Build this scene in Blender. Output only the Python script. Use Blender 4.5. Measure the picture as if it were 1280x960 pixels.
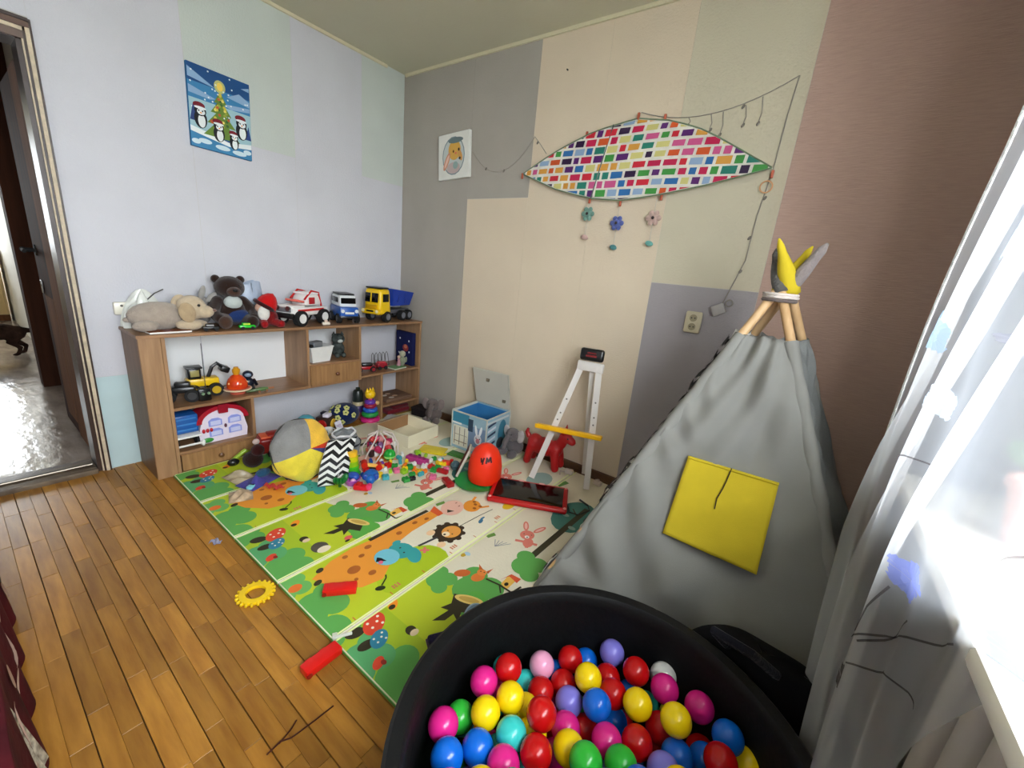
import bpy, bmesh, math, random
from mathutils import Vector, Matrix, Euler
R = math.radians
for o in list(bpy.data.objects): bpy.data.objects.remove(o)
scene = bpy.context.scene
col = scene.collection
random.seed(7)

# ---------------------------------------------------------------- camera
cam_d = bpy.data.cameras.new('camera'); cam = bpy.data.objects.new('camera', cam_d); col.objects.link(cam)
YAW, PITCH, ROLL, FPX = -0.613362, 0.268586, -0.096431, 512.736
ca, sa = math.cos(YAW), math.sin(YAW); cb, sb = math.cos(PITCH), math.sin(PITCH); cc, sc = math.cos(ROLL), math.sin(ROLL)
fw = Vector((sa*cb, ca*cb, -sb)); r0 = Vector((ca, -sa, 0)); d0 = fw.cross(r0)
rt = cc*r0 + sc*d0; dn = -sc*r0 + cc*d0
mw = Matrix((rt, -dn, -fw)).transposed().to_4x4(); mw.translation = (2.80517, -2.25615, 1.205)
cam.matrix_world = mw
cam_d.sensor_width = 36; cam_d.lens = 36*FPX/1280; cam_d.clip_start = 0.02; cam_d.clip_end = 300
scene.camera = cam

# ---------------------------------------------------------------- world, daylight, exposure
W = bpy.data.worlds.new('overcast_sky'); scene.world = W; W.use_nodes = True
bg = W.node_tree.nodes['Background']; bg.inputs[0].default_value = (0.90, 0.955, 1.0, 1); bg.inputs[1].default_value = 9.0
def portal(name, loc, rot, sx, sy):
    l = bpy.data.lights.new(name, 'AREA'); l.shape = 'RECTANGLE'; l.size = sx; l.size_y = sy
    l.cycles.is_portal = True
    o = bpy.data.objects.new(name, l); col.objects.link(o); o.location = loc; o.rotation_euler = rot
WY0, WY1, WZ0, WZ1 = -2.92, -1.17, 0.86, 2.32      # the room's window opening
KY0, KY1, KZ0, KZ1 = -3.0, -1.85, 0.75, 2.35       # the kitchen's window opening
portal('window_daylight', (3.66, (WY0+WY1)/2, (WZ0+WZ1)/2), (0, R(90), 0), WZ1-WZ0, WY1-WY0)
portal('kitchen_daylight', (-6.42, (KY0+KY1)/2, (KZ0+KZ1)/2), (0, R(-90), 0), KZ1-KZ0, KY1-KY0)
scene.view_settings.view_transform = 'Standard'
scene.view_settings.look = 'None'
scene.view_settings.gamma = 1.0
scene.view_settings.use_curve_mapping = False
scene.view_settings.exposure = 1.43

# ---------------------------------------------------------------- materials
def lin(c):
    c = c/255.0
    return c/12.92 if c <= 0.04045 else ((c+0.055)/1.055)**2.4
def rgb(c): return (lin(c[0]), lin(c[1]), lin(c[2]), 1.0)
MATS = {}
def base(name):
    m = bpy.data.materials.new(name); m.use_nodes = True
    nt = m.node_tree; return m, nt, nt.nodes['Principled BSDF']
def mk(name, c, rough=0.5, var=0.0, vscale=8.0, bump=0.0, bscale=60.0, metal=0.0, spec=0.5, stretch=(1,1,1), c2=None, sheen=0.0, coat=0.0, rnd=0.0):
    if name in MATS: return MATS[name]
    m, nt, b = base(name); N = nt.nodes.new; L = nt.links.new
    b.inputs['Roughness'].default_value = rough; b.inputs['Metallic'].default_value = metal
    b.inputs['Specular IOR Level'].default_value = spec
    b.inputs['Sheen Weight'].default_value = sheen; b.inputs['Coat Weight'].default_value = coat
    b.inputs['Base Color'].default_value = rgb(c)
    if var or c2 or bump or rnd:
        tc = N('ShaderNodeTexCoord'); mp = N('ShaderNodeMapping'); mp.inputs['Scale'].default_value = stretch
        L(tc.outputs['Object'], mp.inputs['Vector'])
        if rnd:
            oi = N('ShaderNodeObjectInfo'); ad = N('ShaderNodeVectorMath'); ad.operation = 'ADD'
            sl = N('ShaderNodeMath'); sl.operation = 'MULTIPLY'; sl.inputs[1].default_value = 37.0
            L(oi.outputs['Random'], sl.inputs[0]); L(mp.outputs[0], ad.inputs[0]); L(sl.outputs[0], ad.inputs[1]); vec = ad.outputs[0]
        else: vec = mp.outputs[0]
        n1 = N('ShaderNodeTexNoise'); n1.inputs['Scale'].default_value = vscale; n1.inputs['Detail'].default_value = 5
        L(vec, n1.inputs['Vector'])
        cr = N('ShaderNodeValToRGB'); cr.color_ramp.elements[0].position = 0.3; cr.color_ramp.elements[1].position = 0.7
        a = rgb(c); d = rgb(c2) if c2 else tuple(x*(1-var) for x in a[:3])+(1,)
        e = tuple(min(1, x*(1+var*0.5)) for x in a[:3])+(1,)
        cr.color_ramp.elements[0].color = d; cr.color_ramp.elements[1].color = e
        L(n1.outputs['Fac'], cr.inputs['Fac']); out = cr.outputs['Color']
        if rnd:
            hs = N('ShaderNodeHueSaturation'); mr = N('ShaderNodeMapRange')
            mr.inputs['To Min'].default_value = 1-rnd; mr.inputs['To Max'].default_value = 1+rnd*0.6
            L(oi.outputs['Random'], mr.inputs['Value']); L(mr.outputs[0], hs.inputs['Value']); L(out, hs.inputs['Color']); out = hs.outputs[0]
        L(out, b.inputs['Base Color'])
        if bump:
            n2 = N('ShaderNodeTexNoise'); n2.inputs['Scale'].default_value = bscale; n2.inputs['Detail'].default_value = 4
            L(mp.outputs[0], n2.inputs['Vector'])
            bp = N('ShaderNodeBump'); bp.inputs['Strength'].default_value = bump; bp.inputs['Distance'].default_value = 0.01
            L(n2.outputs['Fac'], bp.inputs['Height']); L(bp.outputs[0], b.inputs['Normal'])
    MATS[name] = m; return m
def plastic(c, rough=0.32): return mk('plastic_%d_%d_%d' % tuple(c), c, rough, var=0.06, vscale=20)
def fabric(c, bump=0.5): return mk('fabric_%d_%d_%d' % tuple(c), c, 0.95, var=0.14, vscale=14, bump=bump, bscale=140, spec=0.15, sheen=0.15)
def plush(c): return mk('plush_%d_%d_%d' % tuple(c), c, 1.0, var=0.12, vscale=45, bump=0.6, bscale=240, spec=0.1, sheen=0.3)
def paper(c): return mk('paper_%d_%d_%d' % tuple(c), c, 0.85, var=0.05, vscale=12, spec=0.2)
def printmat():
    if 'print' in MATS: return MATS['print']
    m, nt, b = base('printed_colour'); a = nt.nodes.new('ShaderNodeAttribute'); a.attribute_name = 'Col'
    nt.links.new(a.outputs['Color'], b.inputs['Base Color']); b.inputs['Roughness'].default_value = 0.5
    b.inputs['Specular IOR Level'].default_value = 0.3
    MATS['print'] = m; return m
M_oak = mk('oak_laminate', (174,136,98), 0.45, c2=(144,108,74), vscale=5, stretch=(7,7,0.7), bump=0.05, bscale=30)
M_oakh = mk('oak_laminate_long', (160,120,86), 0.4, c2=(128,94,64), vscale=5, stretch=(7,0.7,7), bump=0.05, bscale=30)
M_white = plastic((232,232,228)); M_black = plastic((16,16,18)); M_red = plastic((200,24,20)); M_yel = plastic((240,196,20))
M_blue = plastic((28,84,190)); M_green = plastic((40,160,50)); M_glassblk = mk('black_gloss', (8,8,9), 0.12)
M_tyre = mk('rubber', (18,18,19), 0.8, bump=0.2, bscale=80)
M_steel = mk('steel', (150,150,152), 0.3, metal=1.0)

# ---------------------------------------------------------------- mesh building
class MB:
    def __init__(s): s.v = []; s.f = []; s.c = []
    def add(s, vs, fs, c=None):
        n = len(s.v); s.v += [tuple(p) for p in vs]; s.f += [tuple(i+n for i in f) for f in fs]
        s.c += [rgb(c) if c else (1,1,1,1)]*len(vs); return s
    def box(s, c, d, rot=None, col=None):
        x, y, z = d[0]/2, d[1]/2, d[2]/2
        vs = [Vector(p) for p in ((-x,-y,-z),(x,-y,-z),(x,y,-z),(-x,y,-z),(-x,-y,z),(x,-y,z),(x,y,z),(-x,y,z))]
        if rot: e = Euler(rot).to_matrix(); vs = [e@v for v in vs]
        return s.add([v+Vector(c) for v in vs], [(0,3,2,1),(4,5,6,7),(0,1,5,4),(1,2,6,5),(2,3,7,6),(3,0,4,7)], col)
    def span(s, a, b, col=None):
        return s.box([(a[i]+b[i])/2 for i in range(3)], [abs(b[i]-a[i]) for i in range(3)], None, col)
    def rbox(s, c, d, bev=0.01, seg=2, rot=None, col=None, taper=None):
        bm = bmesh.new(); bmesh.ops.create_cube(bm, size=1)
        for v in bm.verts:
            k = 1.0
            if taper and v.co.z > 0: v.co.x *= taper[0]; v.co.y *= taper[1]
            v.co = Vector((v.co.x*d[0], v.co.y*d[1], v.co.z*d[2]))
        bmesh.ops.bevel(bm, geom=bm.edges[:], offset=min(bev, min(d)*0.49), segments=seg, affect='EDGES', profile=0.5)
        e = Euler(rot).to_matrix() if rot else Matrix.Identity(3)
        bm.verts.index_update()
        s.add([e@v.co+Vector(c) for v in bm.verts], [[v.index for v in f.verts] for f in bm.faces], col); bm.free(); return s
    def cyl(s, p0, p1, r0, r1=None, n=16, cap=True, col=None):
        p0, p1 = Vector(p0), Vector(p1); r1 = r0 if r1 is None else r1
        q = (p1-p0).normalized().to_track_quat('Z', 'Y').to_matrix()
        vs = []
        for p, r in ((p0, r0), (p1, r1)):
            for i in range(n):
                a = 2*math.pi*i/n; vs.append(p+q@Vector((r*math.cos(a), r*math.sin(a), 0)))
        fs = [(i, (i+1)%n, n+(i+1)%n, n+i) for i in range(n)]
        if cap: fs += [tuple(range(n-1,-1,-1)), tuple(range(n,2*n))]
        return s.add(vs, fs, col)
    def ell(s, c, r, rot=None, nu=18, nv=11, col=None, pw=1.0):
        if not hasattr(r, '__len__'): r = (r, r, r)
        e = Euler(rot).to_matrix() if rot else Matrix.Identity(3); vs = []; fs = []
        sp = lambda t: math.copysign(abs(t)**pw, t)
        vs.append(Vector((0,0,-r[2])))
        for j in range(1, nv):
            t = -math.pi/2+math.pi*j/nv
            for i in range(nu):
                a = 2*math.pi*i/nu
                vs.append(Vector((r[0]*sp(math.cos(t))*sp(math.cos(a)), r[1]*sp(math.cos(t))*sp(math.sin(a)), r[2]*sp(math.sin(t)))))
        vs.append(Vector((0,0,r[2]))); top = len(vs)-1
        for i in range(nu):
            fs.append((0, 1+(i+1)%nu, 1+i))
            fs.append((top, top-nu+i, top-nu+(i+1)%nu))
        for j in range(nv-2):
            for i in range(nu):
                a = 1+j*nu; fs.append((a+i, a+(i+1)%nu, a+nu+(i+1)%nu, a+nu+i))
        return s.add([e@v+Vector(c) for v in vs], fs, col)
    def lathe(s, prof, c=(0,0,0), n=28, rot=None, col=None, close=False):
        e = Euler(rot).to_matrix() if rot else Matrix.Identity(3); vs = []; fs = []
        for r, z in prof:
            for i in range(n):
                a = 2*math.pi*i/n; vs.append(e@Vector((r*math.cos(a), r*math.sin(a), z))+Vector(c))
        k = len(prof)
        for j in range(k-1 if not close else k):
            j2 = (j+1) % k
            for i in range(n): fs.append((j*n+i, j*n+(i+1)%n, j2*n+(i+1)%n, j2*n+i))
        return s.add(vs, fs, col)
    def torus(s, c, Rr, r, rot=None, n=24, m=10, col=None):
        return s.lathe([(Rr+r*math.cos(2*math.pi*k/m), r*math.sin(2*math.pi*k/m)) for k in range(m)], c, n, rot, col, True)
    def tube(s, pts, r, n=8, col=None):
        pts = [Vector(p) for p in pts]; rs = r if hasattr(r, '__len__') else [r]*len(pts); vs = []; fs = []
        up = None
        for k, p in enumerate(pts):
            t = (pts[min(k+1, len(pts)-1)]-pts[max(k-1, 0)]).normalized()
            if up is None: up = Vector((0,0,1)) if abs(t.z) < 0.9 else Vector((1,0,0))
            x = t.cross(up).normalized(); up = x.cross(t).normalized()
            for i in range(n):
                a = 2*math.pi*i/n; vs.append(p+(x*math.cos(a)+up*math.sin(a))*rs[k])
        for k in range(len(pts)-1):
            for i in range(n): fs.append((k*n+i, k*n+(i+1)%n, (k+1)*n+(i+1)%n, (k+1)*n+i))
        fs += [tuple(range(n-1,-1,-1)), tuple(range((len(pts)-1)*n, len(pts)*n))]
        return s.add(vs, fs, col)
    def prism(s, poly, h0, h1, f=None, col=None):
        """poly (u,v) extruded from h0 to h1; f maps (u,v,h) to a point"""
        f = f or (lambda u, v, h: (u, v, h)); n = len(poly)
        vs = [f(u, v, h0) for u, v in poly]+[f(u, v, h1) for u, v in poly]
        return s.add(vs, [tuple(range(n-1,-1,-1)), tuple(range(n,2*n))]+[(i,(i+1)%n,n+(i+1)%n,n+i) for i in range(n)], col)
    def grid(s, f, nu, nv, col=None, wrap=False):
        vs = [f(i/nu, j/nv) for j in range(nv+1) for i in range(nu+1)]; w = nu+1
        return s.add(vs, [(j*w+i, j*w+i+1, (j+1)*w+i+1, (j+1)*w+i) for j in range(nv) for i in range(nu)], col)
    def build(s, name, mat, parent=None, smooth=40, colour=False):
        me = bpy.data.meshes.new(name); me.from_pydata(s.v, [], s.f); me.update()
        bm = bmesh.new(); bm.from_mesh(me); bmesh.ops.recalc_face_normals(bm, faces=bm.faces); bm.to_mesh(me); bm.free()
        if colour:
            at = me.color_attributes.new('Col', 'FLOAT_COLOR', 'POINT')
            at.data.foreach_set('color', [x for c in s.c for x in c])
        if smooth:
            me.polygons.foreach_set('use_smooth', [True]*len(me.polygons)); me.set_sharp_from_angle(angle=R(smooth))
        me.materials.append(mat or printmat())
        o = bpy.data.objects.new(name, me); col.objects.link(o)
        if parent: o.parent = parent
        return o
def mod(o, kind, **k):
    m = o.modifiers.new(kind.lower(), kind)
    for a, b in k.items(): setattr(m, a, b)
    return o
def tag(o, label, cat, group=None, kind=None):
    o['label'] = label; o['category'] = cat
    if group: o['group'] = group
    if kind: o['kind'] = kind
    return o
def T(name, label, cat, loc=(0,0,0), rz=0, group=None, rot=None):
    o = bpy.data.objects.new(name, None); col.objects.link(o); o.location = loc; o.empty_display_size = 0.03
    o.rotation_euler = rot if rot else (0, 0, R(rz)); return tag(o, label, cat, group)
def S(o): o['kind'] = 'structure'; return o
def copy_tree(o, parent=None):
    c = o.copy(); col.objects.link(c); c.parent = parent
    for ch in o.children: copy_tree(ch, c)
    return c

class Print:
    """flat coloured shapes laid on a surface; f(u, v, lift) gives the point"""
    def __init__(s, f, step=0.0003): s.f = f; s.q = []; s.l = 1; s.step = step; s.clip = None
    def poly(s, pts, c, l=None):
        if s.clip: pts = clip_poly(pts, s.clip)
        if len(pts) < 3: return s
        s.q.append((l or s.l, len(s.q), pts, c)); return s
    def rect(s, u0, v0, u1, v1, c, l=None): return s.poly([(u0,v0),(u1,v0),(u1,v1),(u0,v1)], c, l)
    def ell(s, u, v, ru, rv, c, l=None, a=0, n=18):
        ca, sa = math.cos(R(a)), math.sin(R(a))
        return s.poly([(u+ru*math.cos(t)*ca-rv*math.sin(t)*sa, v+ru*math.cos(t)*sa+rv*math.sin(t)*ca) for t in [2*math.pi*k/n for k in range(n)]], c, l)
    def line(s, pts, w, c, l=None):
        for (a, b), (d, e) in zip(pts, pts[1:]):
            L = math.hypot(d-a, e-b) or 1; x, y = -(e-b)/L*w/2, (d-a)/L*w/2
            s.poly([(a+x,b+y),(a-x,b-y),(d-x,e-y),(d+x,e+y)], c, l)
        return s
    def build(s, name, parent, m=None):
        mb = MB()
        for i, (l, k, pts, c) in enumerate(sorted(s.q, key=lambda t: t[:2])): mb.add([s.f(u, v, s.step+i*2e-5) for u, v in pts], [tuple(range(len(pts)))], c)
        return mb.build(name, m or printmat(), parent, smooth=0, colour=True)
def clip_poly(pts, cl):
    out = list(pts)
    for i in range(len(cl)):
        a, b = cl[i], cl[(i+1) % len(cl)]; src = out; out = []
        ins = lambda p: (b[0]-a[0])*(p[1]-a[1])-(b[1]-a[1])*(p[0]-a[0]) >= -1e-9
        for k in range(len(src)):
            p, q = src[k], src[(k+1) % len(src)]; ip, iq = ins(p), ins(q)
            if ip: out.append(p)
            if ip != iq:
                d1 = (b[0]-a[0])*(p[1]-a[1])-(b[1]-a[1])*(p[0]-a[0]); d2 = (b[0]-a[0])*(q[1]-a[1])-(b[1]-a[1])*(q[0]-a[0])
                t = d1/(d1-d2); out.append((p[0]+(q[0]-p[0])*t, p[1]+(q[1]-p[1])*t))
        if not out: return []
    return out

# ================================================================ THE SETTING
XR, YF, H = 3.25, -3.6, 2.5
M_wallL = mk('wallpaper_lilac_white', (206,206,212), 0.9, var=0.05, vscale=3, bump=0.25, bscale=120, spec=0.2)
M_wallLg = mk('wallpaper_pale_green', (200,207,201), 0.9, var=0.05, vscale=3, bump=0.25, bscale=120, spec=0.2)
M_teal = mk('old_teal_paint', (186,208,210), 0.8, var=0.08, vscale=5)
M_cream = mk('wallpaper_cream', (220,204,180), 0.9, var=0.04, vscale=3, bump=0.25, bscale=120, spec=0.2)
M_cream2 = mk('wallpaper_cream_green', (208,200,176), 0.9, var=0.04, vscale=3, bump=0.25, bscale=120, spec=0.2)
M_grey = mk('wallpaper_grey', (174,168,158), 0.9, var=0.06, vscale=3, bump=0.25, bscale=120, spec=0.2)
M_greyd = mk('wallpaper_grey_lilac', (166,160,162), 0.9, var=0.06, vscale=3, bump=0.25, bscale=120, spec=0.2)
M_pink = mk('wallpaper_dusty_pink', (192,162,148), 0.9, var=0.08, vscale=60, bump=0.3, bscale=100, stretch=(0.3,1,3), spec=0.2)
M_ceil = mk('ceiling_paint', (204,200,176), 0.9, var=0.04, vscale=2, bump=0.1, bscale=60)
M_plaster = mk('plaster', (196,192,186), 0.9, var=0.05, vscale=3)
M_frame = mk('dark_brown_paint', (52,32,22), 0.4, var=0.25, vscale=10)
M_chip = mk('chipped_cream_paint', (205,188,160), 0.55, var=0.25, vscale=30, bump=0.4, bscale=50)
M_doorl = mk('door_veneer_light', (132,88,58), 0.85, spec=0.15, c2=(108,70,44), vscale=3, stretch=(9,9,0.6))
M_doord = mk('door_veneer_dark', (74,42,28), 0.85, spec=0.15, c2=(54,30,18), vscale=3, stretch=(9,9,0.6))

floor = S(MB().span((0, YF, -0.12), (XR, 0, -0.008)).build('floor', mk('floor_gap', (66,40,18), 0.8), smooth=0))
M_plank = mk('oak_parquet', (182,128,50), 0.36, c2=(150,98,32), vscale=5, stretch=(1.2,8,1), bump=0.05, bscale=25, rnd=0.3, coat=0.04, spec=0.35)
PW = 0.0432; rows0 = -2.172-9*PW; pm = {}
def plank_mesh(L):
    k = round(L, 2)
    if k not in pm:
        o = MB().rbox((0,0,0), (k-0.0012, PW-0.0013, 0.012), 0.0008, 1).build('plank', M_plank, floor, smooth=0)
        pm[k] = o.data; bpy.data.objects.remove(o)
    return pm[k]
rng = random.Random(11); rest = MB()
for i in range(84):
    y = rows0+(i+0.5)*PW-0.99
    if y > -0.01: break
    x = 0.0 if i % 2 == 0 else 0.0
    first = True
    while x < XR:
        L = round(rng.uniform(0.12, 0.34) if first else rng.choice((0.28, 0.30, 0.32, 0.34, 0.36)), 2); first = False
        L = min(L, XR-x)
        if L < 0.02: break
        near = -2.62 < y < -1.62 and x < 2.35
        if near:
            o = bpy.data.objects.new('plank', plank_mesh(L)); col.objects.link(o); o.parent = floor
            o.location = (x+round(L, 2)/2, y+(0.0005 if i % 2 else -0.0005), -0.006+rng.uniform(-0.0006, 0.0006))
        else: rest.box((x+L/2, y, -0.006), (L-0.002, PW-0.0015, 0.012))
        x += L
ro = rest.build('plank_rows', M_plank, floor, smooth=0); ro['kind'] = 'stuff'

# left wall with the doorway
DY0, DY1, DZ = -2.74, -1.905, 1.93
wl = S(MB().span((-0.14, DY1, -0.1), (0, 0.14, H)).span((-0.14, DY0, DZ), (0, DY1, H)).span((-0.14, YF, -0.1), (0, DY0, H)).build('wall_left', M_plaster, smooth=0))
for (a, b, m) in ((-0.358, 0, M_wallLg), (-0.825, -0.358, M_wallL), (-1.36, -0.825, M_wallLg), (-1.88, -1.36, M_wallL)):
    up = 1.75 if m is M_wallLg else H
    z0 = 0.5 if a < -1.5 else 0.0
    MB().span((0.0, a+0.0008, z0), (0.0012, b-0.0008, up)).build('wallpaper_strip', M_wallL, wl, smooth=0)
    if up < H: MB().span((0.0, a+0.0008, up+0.001), (0.0012, b-0.0008, H)).build('wallpaper_strip', M_wallLg, wl, smooth=0)
MB().span((0.0, -1.88, 0.0), (0.0007, -1.36, 0.4985)).build('bare_paint_patch', M_teal, wl, smooth=0)
MB().span((0.0, YF, 0.0), (0.0012, DY0-0.03, H)).build('wallpaper_strip', M_wallL, wl, smooth=0)
MB().span((0.0, DY0-0.03, 2.0), (0.0012, -1.88, H)).build('wallpaper_strip', M_wallL, wl, smooth=0)
# back wall
wb = S(MB().span((-0.14, 0, -0.1), (XR+0.4, 0.14, H)).build('wall_back', M_plaster, smooth=0))
def strip(x0, x1, z0, z1, m, t=0.0012):
    MB().span((x0+0.0006, -t, z0), (x1-0.0006, 0, z1)).build('wallpaper_strip', m, wb, smooth=0)
strip(0.0, 0.693, 0, H, M_grey); strip(0.693, 1.202, 1.651, H, M_grey); strip(0.693, 1.202, 0, 1.649, M_cream, 0.0016)
strip(1.202, 1.64, 0, H, M_cream, 0.0013); strip(1.64, 2.06, 0, H, M_cream, 0.0016)
strip(2.06, 2.565, 1.215, H, M_cream2, 0.0016); strip(2.06, 2.565, 0, 1.213, M_greyd); strip(2.565, XR, 0, H, M_pink)
# window wall with its opening, front wall, ceiling
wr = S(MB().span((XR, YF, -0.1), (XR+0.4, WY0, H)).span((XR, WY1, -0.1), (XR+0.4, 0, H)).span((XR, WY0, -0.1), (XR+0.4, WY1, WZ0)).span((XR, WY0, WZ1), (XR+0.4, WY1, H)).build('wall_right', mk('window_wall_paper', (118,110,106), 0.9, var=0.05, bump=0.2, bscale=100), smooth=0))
S(MB().span((-0.14, YF-0.14, -0.1), (XR+0.4, YF, H)).build('wall_front', M_wallL, smooth=0))
S(MB().span((-6.6, YF-0.14, H), (XR+0.4, 0.14, H+0.1)).build('ceiling', M_ceil, smooth=0))
M_trim = mk('cream_moulding', (216,208,176), 0.6)
S(MB().span((0.0012, -3.6, H-0.016), (0.014, -0.16, H)).build('trim_1', M_trim, smooth=0))
S(MB().span((0.02, -0.014, H-0.018), (XR, -0.0016, H)).build('trim_2', M_trim, smooth=0))
M_bb = mk('baseboard_brown', (116,84,58), 0.45, c2=(92,64,42), vscale=4, stretch=(0.7,7,7))
bb = S(MB().span((0.31, -0.020, 0), (XR, -0.0016, 0.052)).build('baseboard_back', M_bb, smooth=0))
MB().span((0.31, -0.026, 0.0), (XR, -0.020, 0.012)).build('shoe_strip', M_bb, bb, smooth=0)

# doorway casing, threshold and the open door
dr = S(MB().span((-0.14, DY1-0.018, 0), (-0.002, DY1, DZ)).span((-0.14, DY0, 0), (-0.002, DY0+0.018, DZ)).span((-0.14, DY0, DZ-0.018), (-0.002, DY1, DZ)).build('door_1', M_frame, smooth=0))
for nm, m, y0, y1, x1, zt in (('casing_edge', M_frame, -1.880, -1.874, 0.020, 1.988), ('casing_chipped_strip', M_chip, -1.8935, -1.8805, 0.017, 1.9755), ('casing_inner', M_frame, -1.9005, -1.894, 0.012, 1.962), ('casing_bead', M_chip, -1.9065, -1.901, 0.008, 1.955)):
    MB().span((0.0012, y0, 0), (x1, y1, zt)).build(nm, m, dr, smooth=0)
for nm, m, z0, z1, x1 in (('header_edge', M_frame, 1.978, 1.990, 0.022), ('header_board', mk('header_brown', (96,68,52), 0.5, var=0.2), 1.957, 1.9775, 0.018), ('header_chipped_strip', M_chip, 1.943, 1.9565, 0.012), ('header_inner', mk('header_grey_brown', (104,84,72), 0.5, var=0.2), 1.915, 1.9425, 0.009)):
    MB().span((0.0012, DY0-0.02, z0), (x1, -1.8805, z1)).build(nm, m, dr, smooth=0)
th = S(MB().rbox((-0.06, (DY0+DY1)/2, 0.008), (0.17, DY1-DY0-0.04, 0.034), 0.006, 2).build('trim_3', mk('worn_threshold', (120,104,84), 0.45, c2=(70,54,40), vscale=8, stretch=(8,1,1), bump=0.3, bscale=20), smooth=30))
MB().cyl((-0.05, DY0+0.03, 0.028), (-0.05, DY1-0.03, 0.028), 0.006, n=8).build('brass_strip', mk('dull_metal', (120,112,100), 0.35, metal=0.8), th)

leaf = S(MB().span((-0.17, -1.902, 0.03), (-0.93, -1.868, 1.90)).build('door_2', M_doord, smooth=0))
MB().span((-0.16, -1.906, 0.03), (-0.52, -1.9021, 1.90)).build('hinge_sheen_board', M_doorl, leaf, smooth=0)  # paler board paints in the light reflected on the hinge half
MB().span((-0.54, -1.905, 0.10), (-0.80, -1.9021, 0.82)).build('door_panel', M_doorl, leaf, smooth=0)
hd = MB().cyl((-0.84, -1.902, 1.065), (-0.84, -1.955, 1.065), 0.011).cyl((-0.84, -1.95, 1.065), (-0.74, -1.955, 1.06), 0.011, 0.009).ell((-0.84, -1.95, 1.065), 0.014).build('handle', M_tyre, leaf)
MB().cyl((-0.84, -1.9022, 1.065), (-0.84, -1.908, 1.065), 0.03, n=20).build('rose_plate', M_tyre, hd)
kp = MB().rbox((-0.85, -1.905, 0.86), (0.045, 0.006, 0.075), 0.004).build('key_plate', M_steel, leaf)
MB().cyl((-0.85, -1.908, 0.87), (-0.85, -1.9095, 0.87), 0.007).build('keyhole', M_black, kp)

# hallway and kitchen beyond the door
M_lino = mk('glossy_linoleum', (176,164,154), 0.13, c2=(140,126,116), vscale=4, bump=0.3, bscale=5, stretch=(1.4,3.2,1), spec=0.6)
S(MB().span((-6.5, YF, -0.1), (0-0.001, -1.75, -0.002)).build('floor_hall', M_lino, smooth=0))
S(MB().span((-2.0, -1.76, -0.1), (-0.14, -1.62, H)).build('wall_hall', mk('hall_wall', (206,200,190), 0.8, var=0.06), smooth=0))
S(MB().span((-6.5, -1.76, -0.1), (-2.0, -1.62, H)).build('wall_kitchen_side', mk('kitchen_wall', (222,220,214), 0.8, var=0.04), smooth=0))
S(MB().span((-6.5, YF-0.14, -0.1), (-0.14, YF, H)).build('wall_hall_far', mk('hall_wall', (206,200,190), 0.8), smooth=0))
S(MB().span((-6.45, YF, -0.1), (-6.3, -1.7, KZ0)).span((-6.45, YF, KZ1), (-6.3, -1.7, H)).span((-6.45, YF, KZ0), (-6.3, KY0, KZ1)).span((-6.45, KY1, KZ0), (-6.3, -1.7, KZ1)).build('wall_kitchen_end', mk('kitchen_wall', (222,220,214), 0.8), smooth=0))
kw = S(MB().span((-6.40, KY0, KZ0), (-6.36, KY1, KZ0+0.06)).span((-6.40, KY0, KZ1-0.06), (-6.36, KY1, KZ1)).span((-6.40, KY0, KZ0), (-6.36, KY0+0.06, KZ1)).span((-6.40, KY1-0.06, KZ0), (-6.36, KY1, KZ1)).span((-6.40, -2.46, KZ0), (-6.36, -2.40, KZ1)).build('window_2', M_white, smooth=0))
S(MB().span((-2.02, -1.905, 0), (-1.86, -1.761, 2.05)).span((-2.02, YF, 2.05), (-1.9, -1.761, H)).build('door_3', M_doord, smooth=0))
d3 = S(MB().span((-1.74, -1.80, 0.01), (-0.96, -1.762, 1.98)).build('door_4', mk('white_door_paint', (214,206,196), 0.5, var=0.05), smooth=0))
MB().cyl((-1.68, -1.80, 1.03), (-1.68, -1.86, 1.03), 0.010).cyl((-1.68, -1.855, 1.03), (-1.58, -1.86, 1.03), 0.010).build('handle', M_tyre, d3)

kc = T('kitchen_cabinet', 'pale yellow kitchen cabinet seen far through the doorway', 'cabinet', (-5.6, -2.45, 0))
M_kf = mk('yellow_front', (226,196,138), 0.45, var=0.05)
MB().span((-0.25, -0.7, 0.08), (0.24, 0.66, 0.86)).build('body', M_kf, kc, smooth=0)
for k in range(4): MB().rbox((0.25, -0.53+k*0.335, 0.47), (0.018, 0.325, 0.74), 0.004).build('cabinet_door', M_kf, kc)
MB().span((-0.27, -0.72, 0.86), (0.28, 0.67, 0.895)).build('worktop', mk('worktop', (176,150,120), 0.4, var=0.2), kc, smooth=0)
MB().span((-0.2, -0.7, 0), (0.2, 0.66, 0.08)).build('plinth', M_doorl, kc, smooth=0)

# the window of the room
wn = S(MB().span((3.52, WY0, WZ0), (3.58, WY1, WZ0+0.07)).span((3.52, WY0, WZ1-0.07), (3.58, WY1, WZ1)).span((3.52, WY0, WZ0), (3.58, WY0+0.07, WZ1)).span((3.52, WY1-0.07, WZ0), (3.58, WY1, WZ1)).span((3.52, -2.08, WZ0), (3.58, -2.00, WZ1)).build('window_1', M_white, smooth=0))
def glassmat():
    m, nt, b = base('window_glass'); N = nt.nodes.new; L = nt.links.new
    tr = N('ShaderNodeBsdfTransparent'); gl = N('ShaderNodeBsdfGlossy'); gl.inputs['Roughness'].default_value = 0.02
    mx = N('ShaderNodeMixShader'); mx.inputs[0].default_value = 0.06
    L(tr.outputs[0], mx.inputs[1]); L(gl.outputs[0], mx.inputs[2]); L(mx.outputs[0], nt.nodes['Material Output'].inputs[0]); return m
M_glass = glassmat()
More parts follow.
